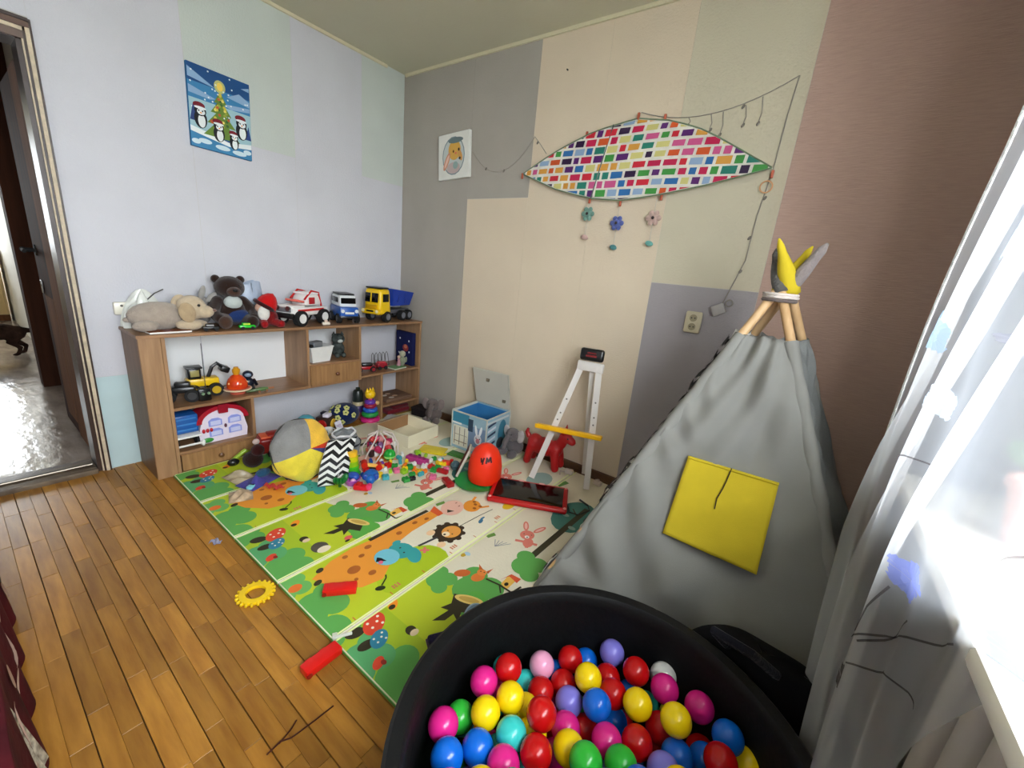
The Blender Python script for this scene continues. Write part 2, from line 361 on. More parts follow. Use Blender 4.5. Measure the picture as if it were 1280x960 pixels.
for a, b in ((WY0+0.07, -2.08), (-2.00, WY1-0.07)):
    MB().span((3.548, a, WZ0+0.07), (3.552, b, WZ1-0.07)).build('pane', M_glass, wn, smooth=0)
S(MB().rbox((3.285, (WY0+WY1)/2+0.08, 0.812), (0.48, WY1-WY0+0.28, 0.032), 0.008, 2).build('trim_4', mk('white_sill', (236,232,220), 0.35, var=0.03)))
S(MB().span((-80, -80, -9), (120, 80, -8.9)).build('ground', mk('unseen_ground', (190,190,184), 0.95, var=0.15, vscale=0.3), smooth=0))  # unseen ground, added for its effect on the daylight reaching the ceiling

# ================================================================ PLAY MAT
MX = [0.302, 0.674, 1.055, 1.435, 1.805, 2.172]; MY0, MY1, MT = -1.69, -0.045, 0.011
mat = T('play_mat', 'folding foam play mat printed with animals, green at one side and cream at the other', 'play mat', (0,0,0))
M_foam = mk('foam_cream', (236,228,204), 0.55, var=0.03, bump=0.25, bscale=70, spec=0.3)
M_foamedge = mk('foam_green_edge', (92,170,78), 0.6)
LG, YG, DG, CR = (170,196,44), (192,208,46), (98,172,84), (238,232,208)
OR, BR, TE, DK, RD, PK, BL = (240,156,56), (176,98,40), (58,160,160), (58,52,34), (224,74,48), (226,140,116), (120,196,212)
def mushroom(p, u, v, s, c, cap=RD):
    p.ell(u, v, 0.030*s, 0.042*s, cap, 4, a=35); 
    for a, b in ((-0.012,-0.014),(0.010,-0.012),(0.0,0.010),(0.016,0.018),(-0.014,0.022)): p.ell(u+a*s, v+b*s, 0.0045*s, 0.0045*s, (250,240,220), 5, n=8)
def bush(p, u, v, s, c=DG, l=2):
    for a, b, r in ((0,0,0.06),(0.045,0.05,0.05),(-0.03,0.06,0.045),(0.05,-0.03,0.045)): p.ell(u+a*s, v+b*s, r*s, r*s, c, l)
def panelA(p, o, full=True):
    # u runs across the fold direction (world x in the panel), v is world y
    p.rect(-0.01, -1.69, 0.4, -1.36, LG, 1); p.ell(0.2+o, -1.36, 0.26, 0.10, YG, 1.2)
    p.rect(-0.01, -1.50, 0.4, -1.33, YG, 1.1)
    bush(p, 0.30+o, -1.64, 1.0, DG, 2); bush(p, 0.17+o, -1.67, 0.9, (92,170,108), 2); bush(p, 0.02+o, -1.665, 0.7, DG, 2)
    p.ell(0.08+o, -1.631, 0.021, 0.032, DK, 3, a=-20); p.ell(0.146+o, -1.632, 0.018, 0.030, DK, 3, a=-10)
    mushroom(p, 0.094+o, -1.567, 1.15, RD); mushroom(p, 0.156+o, -1.592, 0.9, RD, (52,132,160))
    p.ell(0.225+o, -1.645, 0.016, 0.024, RD, 3, a=30); p.ell(0.235+o, -1.633, 0.010, 0.008, (150,40,30), 4)
    # bee
    p.ell(0.074+o, -1.474, 0.017, 0.026, (250,150,40), 3, a=40); p.ell(0.082+o, -1.484, 0.010, 0.013, DK, 4)
    # hedgehogs
    p.ell(0.207+o, -1.503, 0.020, 0.018, DK, 3); p.ell(0.222+o, -1.501, 0.012, 0.016, (236,214,176), 4)
    if full:
        p.ell(0.301+o, -1.485, 0.036, 0.034, (86,80,70), 3); p.ell(0.325+o, -1.48, 0.020, 0.028, (240,226,196), 4)
        p.ell(0.33+o, -1.371, 0.014, 0.018, (226,96,90), 5); p.ell(0.345+o, -1.385, 0.006, 0.012, DK, 5)
    # bushes and stump
    bush(p, 0.23+o, -1.235, 1.15, DG, 2); bush(p, 0.10+o, -1.285, 0.7, DG, 2); bush(p, 0.30+o, -1.30, 0.8, (96,176,74), 2)
    p.poly([(0.23+o,-1.43),(0.24+o,-1.36),(0.21+o,-1.37),(0.225+o,-1.33),(0.20+o,-1.29),(0.275+o,-1.25),(0.325+o,-1.31),(0.28+o,-1.335),(0.30+o,-1.375),(0.265+o,-1.36),(0.262+o,-1.40)], DK, 3)
    p.ell(0.262+o, -1.275, 0.056, 0.020, (236,206,120), 4, a=24); p.ell(0.262+o, -1.275, 0.040, 0.012, (206,170,84), 5, a=24)
    # squirrel
    p.ell(0.148+o, -1.19, 0.020, 0.034, (206,104,48), 3, a=-40); p.ell(0.21+o, -1.165, 0.022, 0.03, (232,128,56), 4, a=-20)
    p.ell(0.205+o, -1.135, 0.020, 0.019, (238,140,66), 5); p.ell(0.198+o, -1.133, 0.003, 0.003, DK, 6, n=8); p.ell(0.212+o, -1.128, 0.003, 0.003, DK, 6, n=8)
    p.poly([(0.185+o,-1.13),(0.165+o,-1.105),(0.198+o,-1.118)], (206,104,48), 5); p.poly([(0.215+o,-1.118),(0.225+o,-1.085),(0.228+o,-1.125)], (206,104,48), 5)
    # bird house and branch
    p.poly([(0.30+o,-1.13),(0.335+o,-1.14),(0.335+o,-1.08),(0.295+o,-1.07)], (250,196,90), 3); p.poly([(0.285+o,-1.115),(0.30+o,-1.06),(0.345+o,-1.055),(0.345+o,-1.085),(0.30+o,-1.075)], (222,88,52), 4)
    p.ell(0.318+o, -1.118, 0.008, 0.010, DK, 5); p.line([(0.24+o,-1.15),(0.30+o,-1.14),(0.36+o,-1.14),(0.37+o,-1.09)], 0.008, DK, 5); p.line([(0.30+o,-1.14),(0.33+o,-1.17)], 0.006, DK, 5)
    # bee, dash, grey twigs
    p.ell(0.077+o, -1.108, 0.010, 0.013, (196,160,40), 3); p.ell(0.085+o, -1.09, 0.014, 0.010, (176,208,224), 3)
    p.poly([(0.06+o,-0.94),(0.075+o,-0.895),(0.095+o,-0.905),(0.08+o,-0.945)], (110,150,70), 3)
    for k in range(5): p.line([(0.14+o,-0.97),(0.11+o+0.018*k,-0.93+0.006*k)], 0.003, (150,150,150), 3)
    # rabbit
    rabbit(p, 0.20+o, -0.80)
    # tree
    p.line([(0.30+o,-0.93),(0.31+o,-0.39)], 0.030, (64,62,40), 3); p.ell(0.29+o, -0.50, 0.105, 0.16, (70,132,122), 2); p.ell(0.25+o, -0.52, 0.02, 0.014, (150,180,170), 3); p.ell(0.33+o, -0.60, 0.02, 0.014, (150,180,170), 3)
    p.line([(0.31+o,-0.50),(0.25+o,-0.44)], 0.008, (64,62,40), 4)
    bush(p, 0.31+o, -0.985, 0.9, DG, 4)
    p.poly([(0.05+o,-0.28),(0.07+o,-0.20),(0.10+o,-0.21),(0.08+o,-0.29)], (96,146,70), 3)
def rabbit(p, u, v, c=(226,128,110)):
    p.ell(u+0.035, v-0.045, 0.024, 0.034, c, 3, a=20); p.ell(u, v, 0.034, 0.036, c, 4)
    p.ell(u-0.045, v+0.055, 0.014, 0.038, c, 3, a=35); p.ell(u+0.022, v+0.075, 0.014, 0.040, c, 3, a=-15)
    p.ell(u-0.045, v+0.055, 0.007, 0.026, (244,190,176), 4, a=35); p.ell(u+0.022, v+0.075, 0.007, 0.028, (244,190,176), 4, a=-15)
    p.ell(u+0.008, v-0.014, 0.011, 0.011, (250,240,230), 5); p.ell(u+0.01, v-0.016, 0.004, 0.005, DK, 6, n=8)
    p.ell(u-0.016, v-0.004, 0.003, 0.003, DK, 6, n=8); p.ell(u+0.016, v+0.012, 0.003, 0.003, DK, 6, n=8)
    for a, b in ((-0.02,-0.07),(0.05,-0.08),(0.075,-0.03)): p.line([(u+0.03,v-0.045),(u+a,v+b)], 0.016, c, 3)
def panelB(p, o, lion=True):
    p.rect(-0.01, -1.69, 0.4, -1.30, YG, 1); p.ell(0.30+o, -1.30, 0.12, 0.16, (176,200,36), 1.2)
    bush(p, 0.19+o, -1.655, 1.0, DG, 2); bush(p, 0.05+o, -1.68, 0.7, (112,184,96), 2); p.ell(0.33+o, -1.66, 0.06, 0.05, DG, 2)
    p.ell(0.07+o, -1.662, 0.020, 0.024, (236,120,50), 3)
    # giraffe body and neck
    p.poly([(0.07+o,-1.60),(0.03+o,-1.50),(0.02+o,-1.40),(0.035+o,-1.28),(0.04+o,-1.15),(0.05+o,-0.98),(0.105+o,-0.98),(0.11+o,-1.15),(0.13+o,-1.26),(0.20+o,-1.33),(0.26+o,-1.42),(0.24+o,-1.50),(0.16+o,-1.57)], OR, 3)
    p.line([(0.028+o,-1.32),(0.03+o,-1.15),(0.036+o,-0.99)], 0.020, DK, 4)
    for u, v, a, b in ((0.139,-1.467,0.022,0.026),(0.203,-1.428,0.013,0.016),(0.062,-1.35,0.012,0.016),(0.09,-1.40,0.01,0.013),(0.08,-1.20,0.012,0.014),(0.07,-1.10,0.010,0.014),(0.085,-1.04,0.009,0.012),(0.19,-1.49,0.008,0.008),(0.05,-1.45,0.01,0.012)): p.ell(u+o, v, a, b, BR, 5)
    p.ell(0.049+o, -1.557, 0.012, 0.016, DK, 5, a=20); p.ell(0.104+o, -1.595, 0.012, 0.017, DK, 5, a=20)
    p.poly([(0.05+o,-0.985),(0.03+o,-0.94),(0.11+o,-0.95),(0.11+o,-0.985)], (232,96,50), 5)
    # giraffe head
    p.ell(0.165+o, -0.80, 0.045, 0.055, OR, 4, a=30); p.ell(0.106+o, -0.885, 0.056, 0.070, (240,190,170), 5, a=20)
    p.poly([(0.12+o,-0.935),(0.135+o,-0.90),(0.10+o,-0.915)], DK, 6); p.ell(0.12+o, -0.85, 0.003, 0.007, (150,70,60), 6); p.ell(0.09+o, -0.84, 0.003, 0.007, (150,70,60), 6)
    for u, v in ((0.17,-0.78),(0.19,-0.81),(0.15,-0.765),(0.20,-0.775)): p.ell(u+o, v, 0.010, 0.009, BR, 6, n=10)
    p.line([(0.15+o,-0.80),(0.12+o,-0.72)], 0.014, OR, 4); p.line([(0.20+o,-0.79),(0.23+o,-0.74)], 0.014, OR, 4)
    # hippo
    p.ell(0.18+o, -1.27, 0.055, 0.05, TE, 5, a=20); p.ell(0.171+o, -1.335, 0.052, 0.050, BL, 6, a=20); p.ell(0.24+o, -1.25, 0.05, 0.03, TE, 4, a=-30)
    p.poly([(0.165+o,-1.385),(0.19+o,-1.35),(0.16+o,-1.355),(0.145+o,-1.365)], (20,20,20), 7); p.ell(0.18+o, -1.372, 0.01, 0.01, (232,110,140), 7)
    for u, v in ((0.165,-1.262),(0.20,-1.27)): p.ell(u+o, v, 0.004, 0.005, DK, 7, n=8)
    p.ell(0.125+o, -1.25, 0.014, 0.02, TE, 4)
    # leaf, height marks
    p.ell(0.293+o, -1.457, 0.012, 0.019, (40,50,26), 4, a=-30); p.line([(0.285+o,-1.445),(0.265+o,-1.41),(0.25+o,-1.40)], 0.006, (40,50,26), 4)
    for k in range(9):
        v = -1.60+k*0.155; p.line([(0.335+o,v),(0.352+o,v)], 0.004, (200,120,60), 5)
        if k % 2: 
            for a in (0,0.012,0.024): p.rect(0.315+o, v+0.02+a, 0.335+o, v+0.027+a, (206,130,90), 5)
    # lion
    if lion:
        p.ell(0.235+o, -1.04, 0.064, 0.070, (64,48,32), 4); 
        for k in range(10): p.ell(0.235+o+0.062*math.cos(k*0.628), -1.04+0.068*math.sin(k*0.628), 0.015, 0.015, (64,48,32), 4, n=10)
        p.ell(0.242+o, -1.03, 0.042, 0.048, (236,162,74), 5); p.ell(0.237+o, -1.06, 0.018, 0.018, (250,232,200), 6); p.ell(0.235+o, -1.066, 0.006, 0.007, DK, 7, n=8)
        for u, v in ((0.225,-1.035),(0.258,-1.04)): p.ell(u+o, v, 0.004, 0.004, DK, 7, n=8)
        for u, v in ((0.18,-1.10),(0.275,-1.125)): p.ell(u+o, v, 0.018, 0.022, (246,206,160), 4)
        p.line([(0.21+o,-1.20),(0.225+o,-1.10)], 0.012, (70,70,70), 4)
        for a in (45,135): p.line([(0.25+o-0.02*math.cos(R(a)),-1.20-0.02*math.sin(R(a))),(0.25+o+0.02*math.cos(R(a)),-1.20+0.02*math.sin(R(a)))], 0.012, (226,120,110), 4)
        p.line([(0.24+o,-0.97),(0.25+o,-0.84),(0.262+o,-0.75)], 0.004, DK, 4)
        p.ell(0.285+o, -0.87, 0.010, 0.02, (60,120,150), 4, a=20); p.ell(0.275+o, -0.845, 0.006, 0.016, (60,120,150), 4)
    p.ell(0.30+o, -0.66, 0.026, 0.045, (238,200,40), 3)
    p.poly([(0.02+o,-0.92),(0.03+o,-0.87),(0.05+o,-0.88),(0.04+o,-0.93)], (110,150,70), 3)
    rabbit(p, 0.10+o, -0.42)
    p.ell(0.26+o, -0.30, 0.07, 0.10, (150,176,170), 2)
for i in range(5):
    x0, x1 = MX[i]+0.002, MX[i+1]-0.002
    pn = MB().rbox(((x0+x1)/2, (MY0+MY1)/2, MT/2+0.0005), (x1-x0, MY1-MY0, MT), 0.004, 2).build('mat_panel', M_foam, mat)
    pr_ = Print(lambda u, v, h, x0=x0: (x0+u, v, MT+0.0006+h), 0.00012)
    w = x1-x0; e = 0.004
    pr_.clip = [(e, MY0+0.004), (w-e, MY0+0.004), (w-e, MY1-0.004), (e, MY1-0.004)]
    if i % 2 == 0: panelA(pr_, {0: 0.0, 2: 0.0, 4: -0.055}[i], i != 4)
    else: panelB(pr_, {1: 0.02, 3: 0.0}[i], i == 3)
    # pale ruled lines beside the folds
    pr_.rect(e, MY0+0.004, e+0.007, MY1, (240,246,176), 7); pr_.rect(w-e-0.007, MY0+0.004, w-e, MY1, (240,246,176), 7)
    pr_.build('printed_picture', pn)
    MB().span((x0+0.003, MY0-0.0012, 0.001), (x1-0.003, MY0+0.0005, MT-0.001)).build('edge_band', M_foamedge, pn, smooth=0)

# ================================================================ BLACK TUB AND BALLS
TC = (2.665, -1.63)
M_tub = mk('black_rubber_tub', (6,7,8), 0.6, var=0.2, vscale=12, bump=0.15, bscale=60, spec=0.3)
tub = T('ball_tub', 'large round black tub filled with plastic balls', 'tub', (TC[0], TC[1], 0))
MB().lathe([(0.02,0.006),(0.36,0.006),(0.375,0.02),(0.398,0.30),(0.405,0.318),(0.418,0.322),(0.420,0.332),(0.412,0.338),(0.388,0.336),(0.381,0.326),(0.381,0.30),(0.366,0.05),(0.35,0.026),(0.02,0.022)], n=72).build('shell', M_tub, tub)
MB().lathe([(0.4105,0.285),(0.4125,0.292),(0.4125,0.300),(0.4105,0.307),(0.396,0.307),(0.396,0.285)], n=72, close=True).build('outer_band', M_tub, tub)
BALLS = "m2.359,-1.619,0.228;r2.385,-1.553,0.232;c2.401,-1.485,0.128;p2.426,-1.449,0.181;r2.478,-1.383,0.183;b2.504,-1.330,0.149;b2.449,-1.402,0.125;y2.554,-1.441,0.232;l2.565,-1.305,0.204;g2.354,-1.695,0.189;m2.354,-1.752,0.227;y2.411,-1.675,0.232;y2.434,-1.611,0.233;y2.457,-1.574,0.180;r2.461,-1.507,0.173;r2.520,-1.615,0.264;r2.494,-1.447,0.168;l2.535,-1.496,0.191;b2.601,-1.490,0.233;b2.408,-1.795,0.236;b2.441,-1.736,0.225;c2.482,-1.672,0.231;y2.506,-1.619,0.196;m2.507,-1.734,0.240;r2.548,-1.676,0.245;m2.560,-1.559,0.196;y2.593,-1.611,0.226;g2.640,-1.637,0.267;m2.649,-1.534,0.214;r2.642,-1.337,0.228;r2.582,-1.369,0.187;r2.616,-1.422,0.213;y2.678,-1.431,0.242;m2.716,-1.335,0.228;w2.699,-1.273,0.198;y2.762,-1.428,0.266;m2.797,-1.325,0.228;b2.865,-1.362,0.236;r2.704,-1.494,0.216;b2.783,-1.456,0.207;r2.861,-1.431,0.241;g2.695,-1.576,0.240;l2.769,-1.519,0.226;b2.834,-1.405,0.185;y2.915,-1.351,0.190;r2.734,-1.410,0.194;r2.737,-1.410,0.127;l2.642,-1.531,0.145;r2.584,-1.496,0.143;m2.846,-1.498,0.221;y2.805,-1.558,0.268;b2.743,-1.612,0.272;r2.628,-1.765,0.338;g2.559,-1.781,0.283;y2.501,-1.800,0.254;m2.468,-1.854,0.279;b2.655,-1.715,0.301;c2.699,-1.666,0.284;l2.921,-1.477,0.083;g2.858,-1.500,0.111;m2.727,-1.533,0.153;m2.409,-1.657,0.110;y2.651,-1.812,0.184;c2.661,-1.642,0.091;r2.850,-1.661,0.092;p2.410,-1.781,0.116;y2.869,-1.591,0.149;r2.582,-1.762,0.180;y2.468,-1.840,0.092;c2.574,-1.834,0.165;g2.671,-1.739,0.173;l2.566,-1.926,0.091;b2.631,-1.419,0.129;g2.760,-1.358,0.075;m2.670,-1.954,0.129;b2.859,-1.893,0.074;c2.566,-1.523,0.062;b2.779,-1.770,0.068;p2.601,-1.868,0.080;c2.516,-1.652,0.128;c2.457,-1.678,0.158;r2.510,-1.507,0.099;r2.421,-1.600,0.063;p2.833,-1.887,0.154;l2.764,-1.840,0.086;y2.585,-1.704,0.132;y2.782,-1.475,0.089;b2.909,-1.630,0.070;r2.851,-1.803,0.057;b2.693,-1.880,0.181;m2.560,-1.356,0.102;m2.541,-1.787,0.105;c2.755,-1.719,0.185;r2.823,-1.350,0.136;b2.778,-1.690,0.076;r2.639,-1.373,0.078;l2.883,-1.840,0.115;l2.888,-1.770,0.120;b2.446,-1.718,0.077;p2.662,-1.783,0.059;g2.966,-1.740,0.056;y2.815,-1.414,0.106;y2.841,-1.576,0.084;y2.969,-1.487,0.185;p2.985,-1.590,0.058;l2.769,-1.585,0.058;r2.597,-1.608,0.079;b2.639,-1.346,0.154;r2.518,-1.722,0.055;c2.804,-1.786,0.157;r2.887,-1.437,0.144;p2.800,-1.570,0.190;m2.983,-1.699,0.122;p2.359,-1.581,0.169;m2.490,-1.629,0.062;y2.739,-1.812,0.169;b2.942,-1.814,0.076;l2.474,-1.850,0.182;y2.705,-1.699,0.064;c2.331,-1.660,0.120;g2.534,-1.439,0.109;c2.727,-1.605,0.141;r2.655,-1.649,0.188;r2.453,-1.377,0.052;c2.360,-1.551,0.097;b2.510,-1.923,0.187;g2.672,-1.899,0.056;g2.370,-1.731,0.080;m2.730,-1.901,0.102;l2.454,-1.775,0.169;l2.696,-1.564,0.060;y2.909,-1.806,0.182;l2.821,-1.696,0.146;y2.893,-1.655,0.173;p2.994,-1.558,0.123;r2.901,-1.873,0.172;g2.579,-1.689,0.053;y2.894,-1.419,0.052;y2.512,-1.891,0.115;p2.934,-1.564,0.156;p2.862,-1.742,0.185;g2.766,-1.934,0.175;l2.680,-1.447,0.071;p2.917,-1.559,0.088;y2.661,-1.840,0.100;g2.782,-1.931,0.055;y2.988,-1.615,0.178;p2.792,-1.638,0.119;m2.633,-1.895,0.151;y2.746,-1.306,0.131;b2.693,-1.473,0.150;m2.470,-1.454,0.060;l2.514,-1.727,0.164;g2.409,-1.817,0.057;m2.408,-1.847,0.133;c2.679,-1.302,0.105;c2.875,-1.715,0.054;b2.724,-1.754,0.129;p2.551,-1.574,0.117;l2.974,-1.732,0.185;r2.790,-1.538,0.119;l2.724,-1.676,0.127;b2.595,-1.452,0.056;m2.831,-1.366,0.058;y2.539,-1.845,0.065;y2.389,-1.507,0.054;c2.350,-1.513,0.165;p2.434,-1.545,0.119;y2.352,-1.625,0.051"
BC = {'r': ('red', (196,14,16)), 'b': ('blue', (8,104,214)), 'y': ('yellow', (250,214,10)), 'm': ('magenta', (222,34,136)), 'g': ('green', (48,180,56)), 'c': ('turquoise', (60,206,200)), 'l': ('lilac', (130,124,220)), 'p': ('pale pink', (246,170,206)), 'w': ('white', (225,225,222))}
bmesh_ = {}
shown = {}
for i, t in enumerate(BALLS.split(';')):
    k = t[0]; x, y, z = map(float, t[1:].split(','))
    if z > 0.30: z -= 0.02
    if k == 'p' and i > 57: k = 'm'
    nm, c = BC[k]
    if k not in bmesh_:
        o = MB().ell((0,0,0), 0.0338, nu=28, nv=16).build('play_ball', mk('ball_'+nm, c, 0.22, spec=0.5), smooth=80); bmesh_[k] = o.data
    else: o = bpy.data.objects.new('play_ball', bmesh_[k]); col.objects.link(o)
    o.location = (x, y, z); o.rotation_euler = (i, i*2, 0)
    if k in 'pw': tag(o, {'p': 'single pale pink plastic ball at the back of the black tub', 'w': 'white plastic ball half hidden at the back of the black tub'}[k], 'ball')
    elif i < 50: shown.setdefault(nm, []).append(o)
    else: tag(o, '%s plastic ball buried under the others in the black tub' % nm, 'ball', 'buried %s balls in the tub' % nm)
ORD = ['leftmost','second','third','fourth','fifth','sixth','seventh','eighth','ninth','tenth','eleventh','twelfth','thirteenth','fourteenth']
for nm, os_ in shown.items():
    os_.sort(key=lambda o: (o.location-cam.location).normalized().dot(rt)/(o.location-cam.location).normalized().dot(fw))
    for j, o in enumerate(os_):
        tag(o, ('leftmost glossy %s ball in the black tub' % nm) if j == 0 else ('glossy %s ball, %s %s one from the left in the black tub' % (nm, ORD[j], nm)), 'ball', '%s balls in the tub' % nm)

# ================================================================ TENT
A = Vector((2.69, -0.55, 1.2)); TP = [Vector((2.17,-1.06,0)), Vector((3.2,-1.0,0)), Vector((3.222,-0.06,0)), Vector((2.17,-0.06,0))]
tent = T('play_tent', 'grey fabric play tent on wooden poles with a yellow pocket', 'tent', (2.69, -0.53, 0))
def tl(p): return Vector(p)-Vector((2.69,-0.53,0))
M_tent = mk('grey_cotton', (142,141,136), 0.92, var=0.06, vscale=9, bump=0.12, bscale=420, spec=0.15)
M_pole = mk('pine_pole', (222,186,140), 0.5, c2=(196,156,108), vscale=5, stretch=(6,6,0.6))
M_yelf = mk('yellow_cotton', (212,188,48), 0.9, var=0.08, vscale=10, bump=0.15, bscale=400, spec=0.15)
offs = [Vector((-0.022,-0.016,0)), Vector((0.010,-0.020,0)), Vector((0.036,0.020,0)), Vector((0.006,0.022,0))]
tops = []
for p, o in zip(TP, offs):
    a = A+o; d = (a-p).normalized(); top = a+d*0.07; tops.append(top)
    MB().cyl(tl(p+Vector((0,0,0.012))), tl(top), 0.0145, n=14).build('pole', M_pole, tent)
def pole_pt(k, t): return TP[k]+(A+offs[k]-TP[k])*t
def wr_(u, v, s):
    return (0.014*math.sin(8*u+16*v+s)*math.sin(math.pi*u)+0.012*math.sin(5*u-11*v+2*s)*math.sin(math.pi*u)+0.02*math.sin(math.pi*u)*(1-v)*math.sin(7*u+s)
            +0.017*max(0, 0.6-v)/0.6*math.sin(20*(v+0.35*u)+6*math.sin(3*u)+s)+0.016*max(0, 0.3-v)/0.3*math.sin(30*u+9*v+s)*(0.3+0.7*math.sin(math.pi*u)) + 0.016*math.sin(42*(v+0.5*u)+s+2*math.sin(9*v))*math.exp(-((u-0.10)/0.12)**2)*(1-0.6*v)+0.010*math.sin(17*v-21*u+s)*math.sin(math.pi*u))
def side(k0, k1, s, sag=0.03, t1=0.885):
    n = (TP[k1]-TP[k0]).cross(A-TP[k0]).normalized()
    c = sum(TP, Vector())/4
    if n.dot(TP[k0]-c) < 0: n = -n
    def f(u, v):
        t = 0.012+v*(t1-0.012); p = pole_pt(k0, t).lerp(pole_pt(k1, t), u)
        return tl(p+n*(0.016+wr_(u, v, s)-sag*math.sin(math.pi*u)*(0.4+v*0.6)*(1-v)))
    return f, n
f0, n0 = side(0, 1, 0.6); f1, n1 = side(1, 2, 2.1, 0.02); f2, n2 = side(2, 3, 3.3, 0.03); f3, n3 = side(3, 0, 4.4, 0.0)
for nm, f, m in (('front_panel', f0, M_tent), ('window_side_panel', f1, mk('grey_cotton_shaded', (120,122,120), 0.92, bump=0.3, bscale=150)), ('wall_side_panel', f2, M_tent)):  # window side is the same cotton, with its shade put into the colour
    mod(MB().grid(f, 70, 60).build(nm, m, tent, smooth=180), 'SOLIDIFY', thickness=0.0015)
cv = MB().grid(f3, 40, 40).build('entrance_panel', mk('white_cotton', (232,232,228), 0.9, bump=0.3, bscale=150), tent, smooth=180); mod(cv, 'SOLIDIFY', thickness=0.0015)
zz = Print(lambda u, v, h: Vector(f3(u, v))+n3*(0.004+h))
for r_ in range(20):
    for c_ in range(10):
        u0, u1 = c_/10, (c_+1)/10; um = (u0+u1)/2; v0 = r_/20.5+0.01; h_ = 0.022; a_ = 0.02
        zz.poly([(u0,v0),(um,v0+a_),(um,v0+a_+h_),(u0,v0+h_)], (26,26,28)); zz.poly([(um,v0+a_),(u1,v0),(u1,v0+h_),(um,v0+a_+h_)], (26,26,28))
zz.build('chevron_print', cv)
for k in range(4):
    MB().tube([tl(pole_pt(k, t)) for t in [0.012+0.873*i/20 for i in range(21)]], [0.021+0.0022*math.sin(i*2.3) for i in range(21)], 12).build('pole_sleeve', M_tent, tent)
# pocket
def on_front(u, v, h):
    # u,v in pocket frame 0..1 (v from top down)
    q = [Vector((2.561,-0.783,0.635)), Vector((2.831,-0.768,0.634)), Vector((2.840,-0.876,0.362)), Vector((2.552,-0.888,0.374))]
    p = (q[0].lerp(q[1], u)).lerp(q[3].lerp(q[2], u), v)
    bul = 0.012*math.sin(math.pi*u)*math.sin(math.pi*v)+0.004*math.sin(12*v+5*u)*math.sin(math.pi*u)
    return tl(p+n0*(0.030+bul+h))
pk = MB().grid(lambda u, v: on_front(u, v, 0), 24, 24).build('pocket', M_yelf, tent, smooth=180); mod(pk, 'SOLIDIFY', thickness=0.018, offset=-1)
MB().tube([on_front(0.50,0.0,0.004), on_front(0.485,0.15,0.004), on_front(0.47,0.25,0.004), on_front(0.44,0.38,0.004), on_front(0.45,0.5,0.004)], 0.0022, 6).build('dark_seam', mk('dark_thread', (66,56,20), 0.9), pk)
MB().tube([on_front(u, 0.02, 0.002) for u in (0,0.25,0.5,0.75,1)], 0.004, 6).build('hem', M_yelf, pk)
# caps on the pole tips
def cap(name, k, m, h, w0, w1, bend, start=0.02):
    d = (A+offs[k]-TP[k]).normalized(); s0 = A+offs[k]+d*start; pts = []; rs = []
    for i in range(9):
        t = i/8; pts.append(tl(s0+d*h*t+Vector(bend)*t*t)); rs.append(w0+(w1-w0)*t if t < 0.95 else w1*0.3)
    MB().tube(pts, [max(0.003, r*(1+0.35*math.sin(math.pi*min(1, i/6)))) for i, r in enumerate(rs)], 12).build(name, m, tent, smooth=180)
cap('yellow_tip_cover', 0, M_yelf, 0.185, 0.017, 0.010, rt*0.0)
cap('grey_tip_cover', 1, fabric((96,94,90)), 0.165, 0.022, 0.014, rt*0.01)
cap('yellow_tip_cover', 2, M_yelf, 0.195, 0.028, 0.008, rt*0.0)
cap('grey_tip_cover', 3, fabric((150,140,138)), 0.185, 0.018, 0.014, rt*0.01)
MB().torus(tl(A+Vector((0,0,0.012))), 0.050, 0.005, n=28).torus(tl(A+Vector((0.002,0,0.003))), 0.050, 0.005, n=28).build('white_rope', fabric((226,214,206)), tent)
MB().torus(tl(A+Vector((0,0,-0.008))), 0.049, 0.006, n=28).build('grey_rope', fabric((112,100,96)), tent)

# ================================================================ CURTAIN
def sheer():
    m, nt, b = base('sheer_curtain'); N = nt.nodes.new; L = nt.links.new
    tr = N('ShaderNodeBsdfTransparent'); tl_ = N('ShaderNodeBsdfTranslucent'); df = N('ShaderNodeBsdfDiffuse')
    tl_.inputs[0].default_value = (0.50,0.53,0.58,1); df.inputs[0].default_value = (0.78,0.78,0.77,1)
    m1 = N('ShaderNodeMixShader'); m1.inputs[0].default_value = 0.5; m2 = N('ShaderNodeMixShader'); m2.inputs[0].default_value = 0.40
    L(tl_.outputs[0], m1.inputs[1]); L(df.outputs[0], m1.inputs[2]); L(tr.outputs[0], m2.inputs[1]); L(m1.outputs[0], m2.inputs[2])
    L(m2.outputs[0], nt.nodes['Material Output'].inputs[0]); return m
def itp(x, pts):
    if x <= pts[0][0]: return pts[0][1]
    for (a, b), (c, d) in zip(pts, pts[1:]):
        if x <= c: return b+(d-b)*(x-a)/(c-a)
    return pts[-1][1]
def cur(s, t):
    zb = itp(s, [(0,0.235),(0.5,0.31),(0.75,0.41),(0.84,0.56),(0.89,0.78),(0.91,0.836),(1,0.836)])
    z = 2.42+(zb-2.42)*t
    yl = itp(z, [(0.20,-1.15),(0.42,-0.985),(0.65,-0.875),(0.9,-0.93),(1.155,-1.05),(1.466,-1.20),(1.9,-1.30),(2.42,-1.34)])
    yr = itp(z, [(0.2,-1.70),(0.83,-1.70),(1.2,-1.76),(2.42,-1.90)])
    y = yl+(yr-yl)*s
    fold = 0.016*math.sin(s*26+1.2*math.sin(3*z))+0.006*math.sin(s*61+z*4)
    x = 3.005+fold*(0.5+0.5*min(1, (2.42-z)/0.6))
    if s > 0.75: x += (s-0.75)/0.25*0.13
    if z < 0.80 and s < 0.75: x -= 0.0
    return Vector((x, y, z))
curt = T('sheer_curtain', 'white sheer window curtain printed with blue flowers and thin stems', 'curtain', (3.0, -1.45, 0))
cl_ = Vector((3.0,-1.45,0))
